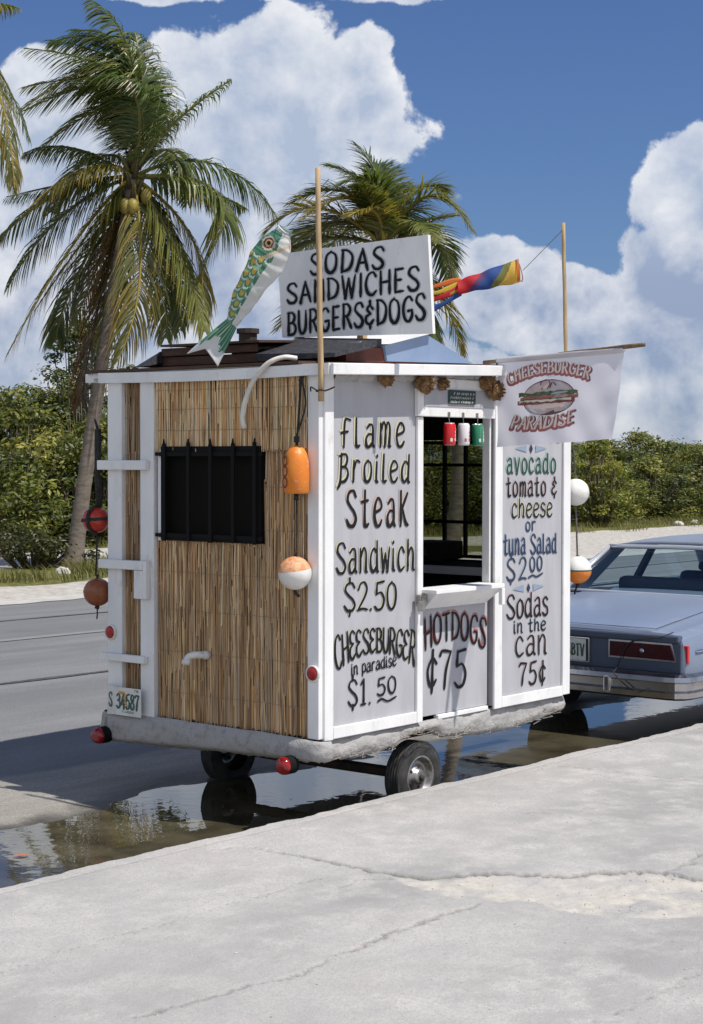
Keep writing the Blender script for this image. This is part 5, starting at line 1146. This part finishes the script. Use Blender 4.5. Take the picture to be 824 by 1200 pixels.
for s in (-1, 1):
    yb, yt = s*.868, s*.700
    gq('rear_pillar', [(1.26, s*.80, ZB), (1.16, s*.872, ZB), (1.74, yt*1.012, ZT), (1.74, s*.692, ZT)], M['carroof'], .03)
    gq('rear_pillar', [(1.16, s*.872, ZB), (1.66, yb, ZB), (1.97, yt*1.01, ZT), (1.74, yt*1.012, ZT)], M['carroof'], .03)
    gq('centre_pillar', [(2.34, yb, ZB), (2.42, yb, ZB), (2.44, yt, ZT), (2.37, yt, ZT)], M['carin'], .035)
    gq('front_pillar', [(3.52, yb, ZB), (3.64, s*.80, ZB), (3.10, s*.69, ZT), (3.03, yt, ZT)], M['carpaint'], .03)
    gq('side_window', [(1.66, yb, ZB), (2.34, yb, ZB), (2.37, yt, ZT), (1.97, yt, ZT)], M['glass'], .004)
    gq('side_window', [(2.42, yb, ZB), (3.52, yb, ZB), (3.03, yt, ZT), (2.44, yt, ZT)], M['glass'], .004)
    b = MB(); b.tube([(1.68, yb*1.015, ZB+.004), (3.5, yb*1.015, ZB+.004)], .009, 6); b.tube([(.17, s*.918, .595), (4.9, s*.905, .585)] if False else [(.2, s*.917, .60), (1.2, s*.928, .60), (3.5, s*.928, .60), (4.8, s*.908, .585)], .008, 6); cpart('side_trim', b, M['chrome'])
    for xx in (2.30, 3.30): q = MB(); q.box(xx-.10, xx, *sorted((s*.925, s*.945)), .70, .72); cpart('door_handle', q, M['chrome'], bevel=.004)
    q = MB()
    for xx in (1.62, 2.38, 3.45): q.box(xx-.003, xx+.003, *sorted((s*.915, s*.9275)), .34, .80)
    cpart('door_seam', q, M['carin'])
q = MB(); q.box(1.28, 1.70, -.78, .78, .80, .862); q.box(1.5, 3.6, -.80, .80, .30, .34)
cpart('parcel_shelf', q, M['carin'])
def seat(x, y0, y1):
    q = MB(); q.box(x, x+.14, y0, y1, .45, .955); q.box(x+.1, x+.55, y0, y1, .40, .58); return cpart('seat', q, M['carin'], bevel=.04)
seat(1.70, -.62, .62); seat(2.62, -.60, -.06); seat(2.62, .06, .60)
for y in (-.33, .33): q = MB(); q.box(2.66, 2.74, y-.12, y+.12, .956, 1.03); cpart('headrest', q, M['carin'], bevel=.03)
q = MB(); q.box(3.25, 3.6, -.78, .78, .70, .875); cpart('dashboard', q, M['carin'], bevel=.03)
q = MB(); q.lathe([(.17, -.012), (.182, 0), (.17, .012), (.158, 0), (.17, -.012)], (3.15, .33, .84), (-.85, 0, .5), 28); cpart('steering_wheel', q, M['black'], smooth=True)
q = MB(); q.box(3.0, 3.03, -.10, .10, 1.08, 1.14); cpart('rear_view_mirror', q, M['carin'], bevel=.01)
for x in (1.15, 4.05):
    for s in (-1, 1):
        q = MB(); q.lathe([(.19, -.09), (.27, -.10), (.305, -.08), (.315, -.05), (.315, .05), (.305, .08), (.27, .10), (.19, .09)], (x, s*.79, .295), (0, s, 0), 40); wl = cpart('wheel', q, M['rubber'], smooth=True)
        q = MB(); q.lathe([(.195, .06), (.185, .085), (.15, .08), (.10, .095), (.05, .10), (0, .105)], (x, s*.79, .295), (0, s, 0), 32); cpart('hubcap', q, M['chrome'], wl, smooth=True)
for s in (-1, 1):
    q = MB(); q.box(5.12, 5.14, *sorted((s*.48, s*.82)), .52, .66); cpart('headlight', q, M['alu'], bevel=.01)
q = MB(); q.box(5.118, 5.135, -.45, .45, .50, .68)
for k in range(14): q.box(5.135, 5.145, -.43+k*.064, -.42+k*.064, .51, .67)
cpart('grille', q, M['chrome'])

# ------------------------------------------------------------------ coconut palms
def wcurve(P, k): 
    out = []
    for i in range(k+1):
        t = i/k; out.append(P[0]*(1-t)**2+P[1]*2*t*(1-t)+P[2]*t*t)
    return out
GREENS = [(.110, .148, .040), (.080, .120, .036), (.135, .165, .042), (.062, .098, .032), (.180, .190, .052)]
def frond(tree, p0, pm, pt, seed, kind='g', width=.62, wind=Vector((-.30, .05, -.22)), drop=.62):
    r = random.Random(seed); ctrl = pm*2-(p0+pt)*.5; P = wcurve([p0, ctrl, pt], 44); n = len(P)-1
    Lr = sum((P[i+1]-P[i]).length for i in range(n)); b = MB()
    base = {'g': r.choice(GREENS), 'y': (.150, .150, .040), 'd': (.13, .075, .028), 'b': (.075, .040, .018)}[kind]
    rc = {'g': (.20, .19, .05), 'y': (.42, .32, .06), 'd': (.22, .13, .05), 'b': (.10, .055, .03)}[kind]
    b.tube(P, [.030*(1-.9*i/n)+.004 for i in range(n+1)], 6, 0, True, rc)
    N_ = 84
    for sd in (-1, 1):
        for i in range(N_):
            u = .10+.89*(i+r.random()*.5)/N_; f = u*n; k = min(int(f), n-1); p = P[k].lerp(P[k+1], f-k); t = (P[k+1]-P[k]).normalized()
            side = t.cross(Vector((0, 0, 1)))
            if side.length < .15: side = t.cross(Vector((0, 1, 0)))
            side.normalize(); upv = side.cross(t)
            ln = width*Lr*.46*(math.sin(math.pi*min(1, .16+.80*u))**.75)*r.uniform(.82, 1.12)
            d = (side*sd*.82+t*(.45+.5*u)+upv*.20+Vector((r.gauss(0, .10), r.gauss(0, .10), r.gauss(0, .10)))).normalized()
            w = r.uniform(.010, .017); q = p.copy(); pts = [q.copy()]; dd = d.copy(); segs = 4
            for s_ in range(segs):
                dd = (dd+(Vector((0, 0, -drop))+wind)*(.30+.16*s_)*r.uniform(.8, 1.2)).normalized(); q = q+dd*ln/segs; pts.append(q.copy())
            wd = dd.cross(d+Vector((.01, .02, .0)));
            wd = t*1.0-d*t.dot(d) if True else wd
            if wd.length < .05: wd = upv
            wd.normalize(); ws = [.55, 1, .95, .65, .06]; vs = []
            for s_, pp in enumerate(pts): vs += [pp-wd*w*ws[s_], pp+wd*w*ws[s_]]
            q_ = r.uniform(.7, 1.3); c = tuple(x*q_ for x in base)
            if kind == 'g' and r.random() < .06: c = (.17, .14, .04)
            if kind == 'y' and r.random() < .3: c = (.30, .22, .05)
            if kind == 'd' and r.random() < .3: c = (.24, .16, .07)
            cols = [c, c, tuple(x*1.05 for x in c), (c[0]*1.3+.01, c[1]*1.12, c[2])]
            b.add(vs, [(2*s_, 2*s_+1, 2*s_+3, 2*s_+2) for s_ in range(segs)], 0, None, cols)
    nm = 'frond'
    o = b.build(nm, M['frond'], tree, attr=True)
    if kind in 'db': o['label'] = 'dead brown frond'
    return o
def palm(label, base, ctrl, heart, r0, r1, fronds, Y, nuts=6, seed=1, width=.62, extra=0, wind=(-.30, .05, -.22), drop=.62):
    """fronds: (mid dx, mid dz, mid dy, tip dx, tip dz, tip dy, kind) as metres from the crown heart"""
    t = thing('palm_tree', label, 'palm tree', base, 0, 'coconut palms across the road'); r = random.Random(seed)
    P = wcurve([Vector(base), Vector(ctrl), Vector(heart)], 60); b = MB(); off = Vector(base); rad = []
    for i in range(61):
        u = i/60; q = r0*(1-u)**1.0+r1*u; q += .10*math.exp(-u*26); rad.append(q*(1+.035*(i % 2)+r.uniform(-.02, .02)))
    b.tube([p-off for p in P], rad, 18); b.build('trunk', M['bark'], t, smooth=True)
    h = Vector(heart)-off
    b = MB()       # fibrous crown shaft with old leaf bases
    for k in range(16):
        a = k*2.4; e = Vector((math.cos(a), math.sin(a), 0)); z0 = -.55+.05*k
        b.tube([h+e*.08+Vector((0, 0, z0)), h+e*.15+Vector((0, 0, z0+.16)), h+e*.24+Vector((0, 0, z0+.28))], [.05, .03, .012], 6, col=(.12, .09, .04) if k % 3 else (.20, .17, .06))
    b.build('crown_shaft', M['frond'], t, smooth=True, attr=True)
    for k in range(nuts):
        a = k*1.9+seed; q = MB(); q.ball(h+Vector((.21*math.cos(a), .21*math.sin(a), -.32-.09*(k % 3))), (.095, .095, .125), 14, 10); q.build('coconut', M['coconut'], t, smooth=True)
    for i, (mx, mz, my, tx, tz, ty, kd) in enumerate(fronds):
        low = drop > .5 and tz < .35
        frond(t, h+Vector((mx, my, mz)).normalized()*.06, h+Vector((mx, my, mz)), h+Vector((tx, ty, tz)), seed*100+i, kd, width*(1.12 if low else 1.05), Vector((-.10, .0, -.12)) if low else Vector(wind), .80 if low else drop)
    for i in range(extra):     # fronds on the far side of the crown
        a = R(20+140*(i+.5)/extra)+r.uniform(-.2, .2); l = r.uniform(1.7, 2.3); up = r.uniform(.1, 1.0)
        e = Vector((math.cos(a), math.sin(a), 0)); frond(t, h, h+e*l*.5+Vector((-.1, 0, up*.75)), h+e*l+Vector((-.5, 0, up-.9)), seed*100+50+i, 'g', width, Vector(wind), drop)
    return t
k_ = .01316*.4126      # zoom pixels of the study photo to metres at the palm's distance
def zf(cx, cy, rows, kk):
    out = []
    for (mx, my, tx, ty, dy, kd) in rows: out.append(((mx-cx)*kk, (cy-my)*kk, dy*.5, (tx-cx)*kk, (cy-ty)*kk, dy, kd))
    return out
F1 = zf(290, 405, [(262, 200, 20, 190, .5, 'g'), (265, 165, 30, 270, -.2, 'g'), (275, 130, 95, 95, .2, 'g'), (285, 130, 130, 45, .8, 'g'), (292, 150, 200, 15, -.3, 'g'), (250, 240, 60, 330, .6, 'g'), (300, 180, 285, 60, .5, 'g'), (285, 210, 60, 140, -.7, 'g'), (300, 230, 180, 225, -1.1, 'g'), (296, 260, 220, 130, 1.0, 'g'), (310, 240, 300, 110, .2, 'g'), (255, 190, 10, 225, 1.1, 'g'), (280, 170, 70, 60, 1.0, 'g'),
    (375, 300, 520, 195, -.3, 'g'), (480, 375, 622, 500, .3, 'g'), (490, 455, 450, 630, -.5, 'g'), (400, 590, 462, 770, -.6, 'g'), (375, 550, 390, 755, .6, 'g'), (312, 650, 268, 840, -.8, 'y'),
    (165, 560, 15, 825, -.6, 'y'), (190, 400, 75, 500, -.9, 'y'), (150, 345, 45, 360, -.2, 'g'), (110, 440, -40, 545, .6, 'g'), (120, 500, -5, 660, .2, 'g'), (212, 690, 168, 925, .1, 'b'), (150, 640, 100, 775, .5, 'g'), (215, 560, 130, 740, .9, 'g'), (425, 420, 540, 460, .9, 'g'), (205, 520, 70, 720, -.3, 'g'), (250, 600, 205, 800, .7, 'g'), (430, 560, 430, 730, .2, 'y'), (345, 600, 350, 770, .9, 'g'), (160, 430, 20, 470, -.7, 'g')], .01316*.5075)
palm('tall coconut palm with windswept crown and curved bare trunk left of the trailer', (-4.31, 26.5, .12), (-3.95, 26.5, 2.9), (-3.36, 26.5, 6.22), .125, .08, F1, 26.5, 7, 1, .62, 2, (-.50, .05, -.14), .60)
k2 = .01316*.3034
F2 = zf(440, 400, [(400, 180, 260, 200, -.7, 'g'), (330, 235, 130, 330, -.9, 'y'), (420, 150, 320, -10, .3, 'g'), (370, 170, 210, 70, .5, 'g'), (300, 190, 70, 230, .3, 'g'), (440, 160, 420, 50, .8, 'g'), (470, 200, 500, 130, .9, 'g'), (610, 215, 775, 360, -.4, 'g'), (600, 300, 720, 260, .7, 'g'), (630, 400, 715, 580, -.2, 'g'), (220, 370, 30, 450, .1, 'g'), (180, 260, -20, 370, -.3, 'y'), (640, 560, 745, 820, .2, 'y'), (570, 560, 640, 830, -.3, 'g'), (220, 500, 20, 720, .4, 'g'), (250, 560, 90, 800, -.2, 'g'), (400, 290, 300, 330, -1.2, 'y'), (540, 330, 640, 420, -1.1, 'g'), (560, 180, 690, 180, .5, 'g'), (390, 260, 330, 200, -1.0, 'g')], k2)
palm('lower coconut palm rising behind the roof sign with leaning trunk', (1.45, 26.5, .15), (2.15, 26.5, 2.9), (.50, 26.5, 5.15), .13, .085, F2, 26.5, 5, 2, .70, 6, (-.10, .03, -.05), .20)
F3 = [(1.1, -.1, -.3, 1.55, -1.75, -.5, 'y'), (.9, .25, .3, 1.6, -1.0, .3, 'g'), (.7, .7, 0, 1.5, .75, .2, 'g'), (.6, .9, -.5, 1.2, 1.3, -.9, 'g'), (-.6, .8, 0, -1.6, .3, .3, 'g'), (-.9, .2, .4, -1.9, -.8, .6, 'g'), (-.3, .9, -.6, -.9, .7, -1.6, 'g'), (.2, 1.0, .4, .1, 1.6, 1.0, 'g'), (.5, -.3, -.8, .9, -1.4, -1.5, 'g'), (-.7, -.3, -.6, -1.3, -1.5, -.9, 'y'), (.8, -.4, .7, 1.25, -1.6, 1.1, 'g'), (-.2, -.8, .1, -.3, -2.0, .2, 'd'), (.55, -.75, -.2, .75, -1.95, -.2, 'd')]
palm('coconut palm mostly beyond the left edge, only frond tips showing', (-5.9, 23.0, .15), (-6.2, 23.0, 3.5), (-5.95, 23.0, 7.15), .19, .12, F3, 23, 5, 3, .55)

# ------------------------------------------------------------------ thicket beyond the road
LC = [(.110, .138, .032), (.155, .172, .040), (.080, .106, .028), (.21, .215, .052), (.048, .066, .020), (.28, .27, .07)]
def bush_meshes(seed, w, h, nc, per, pal, lf=(.060, .11)):
    r = random.Random(seed); b = MB(); st = MB(); cl = []
    for i in range(nc):
        a = r.uniform(0, 2*math.pi); rr = math.sqrt(r.random()); z = r.random()
        prof = (1-z**2.6)**.5 if z > .25 else .82+.18*z/.25
        x = w*.5*rr*prof*math.cos(a)*1.05; y = w*.42*rr*prof*math.sin(a); cl.append((Vector((x, y, .18+z*(h-.25))), r.uniform(.16, .42)*w/3.2*(1.15 if z < .6 else .85)))
    for (c, s) in cl:
        tone = r.choice(pal); q0 = r.uniform(.75, 1.25)
        base = Vector((c.x*.25, c.y*.25, 0)); st.tube([base, base.lerp(c, .5)+Vector((r.uniform(-.1, .1), r.uniform(-.1, .1), .1)), c], [.028, .018, .006], 5)
        for k in range(per):
            d = Vector((r.gauss(0, 1), r.gauss(0, 1), r.gauss(.15, 1))).normalized(); p = c+Vector((d.x*s*1.15, d.y*s*1.15, d.z*s*.85))*r.uniform(.45, 1.08)
            if p.z < .03: p.z = .03+r.random()*.1
            nrm = (d+Vector((0, 0, .7))+Vector((r.gauss(0, .55), r.gauss(0, .55), r.gauss(0, .55)))).normalized()
            t = nrm.cross(Vector((r.gauss(0, 1), r.gauss(0, 1), r.gauss(0, 1)))).normalized(); u = nrm.cross(t); ln = r.uniform(*lf)*.5*2; wd = ln*r.uniform(.38, .55)
            q = q0*r.uniform(.7, 1.35); col = tuple(x*q for x in (tone if r.random() < .75 else r.choice(pal)))
            b.add([p-t*ln*.5, p+u*wd*.5+nrm*.008, p+t*ln*.5, p-u*wd*.5+nrm*.008], [(0, 1, 2, 3)], 0, col)
    return b, st
PROT = []
GRP = 'bushes in the thicket beyond the road'
def bush_proto(seed, w, h, nc, per, pal=LC, lf=(.075, .14)):
    b, st = bush_meshes(seed, w, h, nc, per, pal, lf)
    o = bpy.data.objects.new('mangrove_bush', None); f = b.build('foliage', M['leaf'], o, attr=True); s_ = st.build('branches', M['stem'], o, smooth=True)
    return o, f, s_
def bush_place(pr, loc, rz, sc, label, cat='bush', name='mangrove_bush', first=False):
    o, f, s_ = pr
    if o.name in C.objects:
        o2 = o.copy(); C.objects.link(o2)
        for ch in (f, s_):
            c2 = ch.copy(); C.objects.link(c2); c2.parent = o2
        o = o2
    else: C.objects.link(o)
    o.location = loc; o.rotation_euler.z = rz; o.scale = (sc[0], sc[1], sc[2]); o['label'] = label; o['category'] = cat; o['group'] = GRP
    return o
pr = [bush_proto(11, 3.6, 3.3, 84, 92, LC, (.07, .17)), bush_proto(12, 3.4, 2.9, 78, 92, LC, (.07, .16)), bush_proto(13, 3.8, 3.1, 88, 90, LC, (.08, .18))]
LBL = {'L': 'olive green mangrove bush in the thicket left of the trailer, behind the palm trunk', 'M': 'mangrove bush in the thicket hidden mostly behind the trailer', 'R': 'olive green mangrove bush in the thicket above the blue car'}
r = random.Random(5); i = 0
for row, (nn, hs) in enumerate(((20.6, 1.0), (22.8, 1.10), (25.2, 1.15))):
    sv = 5.0+row*1.0
    while sv < 62:
        zone = 'L' if sv < 22 else ('M' if sv < 31 else 'R')
        hgt = {'L': .84, 'M': .76, 'R': .66}[zone]*hs*r.uniform(.85, 1.12)
        n2 = nn+r.uniform(-.4, .4)-(1.0 if sv > 30 else 0)+(0 if sv > 12 else .0)
        bush_place(pr[i % 3], KW(sv, n2, .15), r.uniform(0, 6.28), (r.uniform(.9, 1.12), r.uniform(.9, 1.12), hgt), LBL[zone]); i += 1
        sv += r.uniform(2.1, 2.7)
tp = bush_proto(21, 2.6, 4.6, 125, 70, [(.11, .14, .05), (.15, .17, .065), (.08, .11, .04)], (.08, .14))
bush_place(tp, KW(19.6, 22.2, .15), .4, (1.1, 1.1, 1.0), 'tall feathery grey-green shrub standing above the thicket at the left edge', 'shrub', 'tall_shrub')
yp = bush_proto(22, 1.9, 2.3, 55, 60, [(.20, .21, .035), (.16, .18, .03), (.24, .24, .05), (.12, .14, .03)], (.08, .15))
bush_place(yp, KW(32.6, 17.7, .15), 1.4, (1.0, 1.0, 1.0), 'bright yellow-green bush at the foot of the thicket beside the white float', 'bush', 'seagrape_bush')
dp = bush_proto(23, 1.5, .62, 30, 60, [(.045, .055, .014), (.07, .075, .02)], (.05, .09))
bush_place(dp, KW(12.6, 15.3, .15), 0.3, (1.3, 1, 1), 'low dark scrub growing on the sand left of the palm trunk', 'scrub', 'low_scrub')
bush_place(dp, KW(14.6, 18.6, .15), 2.3, (1.4, 1, 1), 'low dark scrub at the foot of the left thicket', 'scrub', 'low_scrub')
# grass on the verge
def grass():
    b = MB(); r = random.Random(31); pal = [(.13, .135, .035), (.20, .185, .06), (.09, .105, .028), (.27, .24, .10)]
    def blade(sx, ny):
        p = KW(sx, ny, .20+.0); h = r.uniform(.07, .22); a = r.uniform(0, 6.28); w = .008; e = Vector((math.cos(a), math.sin(a), 0)); l = Vector((r.gauss(-.05, .06), r.gauss(0, .06), 0))
        q = r.uniform(.7, 1.25); c = tuple(x*q for x in r.choice(pal)); z0 = Vector((0, 0, -.06))
        b.add([p-e*w+z0, p+e*w+z0, p+l*.5+e*w*.7+Vector((0, 0, h*.6)), p+l*.5-e*w*.7+Vector((0, 0, h*.6)), p+l*1.6+Vector((0, 0, h))], [(0, 1, 2, 3), (3, 2, 4)], 0, c)
    for i in range(11000):
        s_ = r.uniform(8, 46); th = 18.6-2.8*min(1, max(0, (s_-20)/10)); nn = th+3.0*r.random()**.8
        if noise.noise(Vector((s_*.5, nn*1.2, 2)))+.5*(nn-th) > .25: blade(s_, nn)
    for i in range(9500):
        s_ = r.uniform(8.5, 20); nn = 14.2+r.gauss(0, .75)
        if noise.noise(Vector((s_*.55, nn*1.1, 5))) > -.02 and 12.2 < nn < 16: blade(s_, nn)
    o = b.build('verge_grass', M['leaf'], None, attr=True); o['kind'] = 'stuff'; o['label'] = 'short dry grass on the sandy verge'; o['category'] = 'grass'
grass()
r = random.Random(9)
for k, (s_, nn, sz, lb) in enumerate([(17.2, 18.2, .16, 'white lump of rock on the grass at the foot of the left thicket'), (14.9, 16.4, .11, 'small pale rock on the sand left of the palm trunk'), (12.0, 13.9, .12, 'pale rock on the verge below the palm trunk'), (35.0, 16.8, .15, 'pale rock on the grass beyond the blue car roof, left one of the pair'), (36.4, 17.1, .13, 'pale rock on the grass beyond the blue car roof, right one of the pair')]):
    b = MB(); b.grid(lambda u, v: (lambda d: d*sz*(1+.35*noise.noise(d*2+Vector((k*3, 0, 0)))))(Vector((math.cos(math.pi*(v-.5))*math.cos(2*math.pi*u), math.cos(math.pi*(v-.5))*math.sin(2*math.pi*u), .6*math.sin(math.pi*(v-.5))))), 16, 10)
    tag(b.build('rock', M['stone'], None, smooth=True, loc=KW(s_, nn, .22)), lb, 'rock')
# an orange leaf floating in the gutter water
b = MB(); b.grid(lambda u, v: Vector(((u-.5)*.075, (v-.5)*.034*math.sin(math.pi*(.08+.84*u)), .004+.003*math.sin(u*3))), 8, 4)
tag(b.build('floating_leaf', mat('orange_leaf', (.55, .16, .06), (.40, .10, .04), 30, .6), None, smooth=True, loc=KW(.70, .77, .0), rotz=.4), 'small orange leaf floating in the puddle at the left edge', 'leaf')

def gravel():
    b = MB(); r = random.Random(77)
    base = [Vector(v) for v in ((1, 0, 0), (-1, 0, 0), (0, 1, 0), (0, -1, 0), (0, 0, 1), (0, 0, -1))]; fc = [(0, 2, 4), (2, 1, 4), (1, 3, 4), (3, 0, 4), (2, 0, 5), (1, 2, 5), (3, 1, 5), (0, 3, 5)]
    def stone(a, c, sz):
        z = walk_z(a, c); q = r.uniform(.8, 1.15); col = (.56*q, .52*q, .46*q)
        M4 = Matrix.Rotation(r.uniform(0, 6), 3, 'Z') @ Matrix.Rotation(r.uniform(0, 6), 3, 'X'); p = KW(a, c, z+sz*.3)
        b.add([p+(M4 @ v)*sz*r.uniform(.6, 1.2) for v in base], fc, 0, col)
    for i in range(700):
        k = r.random()
        if k < .3:
            a, c = r.uniform(1.0, 2.0), r.uniform(-2.6, -1.0)
            if not inside(np.array([a]), np.array([c]), PATCH)[0]: continue
            stone(a, c, r.uniform(.002, .006))
        elif k < .5: stone(r.uniform(-1.5, 6.5), -abs(r.gauss(0, .10))-.05, r.uniform(.002, .005))
        else: stone(r.uniform(-1.2, 6), r.uniform(-3.2, -.1), r.uniform(.002, .005))
    o = b.build('gravel', mat('concrete_crumbs', (1, 1, 1), attr='Col', rough=.95), None, attr=True); o['kind'] = 'stuff'; o['label'] = 'loose concrete crumbs on the pavement'; o['category'] = 'gravel'
gravel()

wr = thing('wire', 'thin black wire trailing across the right tail light and bumper of the blue car', 'wire', KW(5.50, .925, 0), KROT)
b = MB(); b.tube(cr([(.10, -.80, .725), (.044, -.73, .690), (.044, -.60, .672), (.048, -.50, .640), (.050, -.44, .553), (.03, -.415, .470), (-.035, -.43, .440), (-.042, -.51, .375), (-.030, -.60, .325), (-.042, -.67, .345)], 5), .0035, 6); b.build('strand', M['rope'], wr, smooth=True)
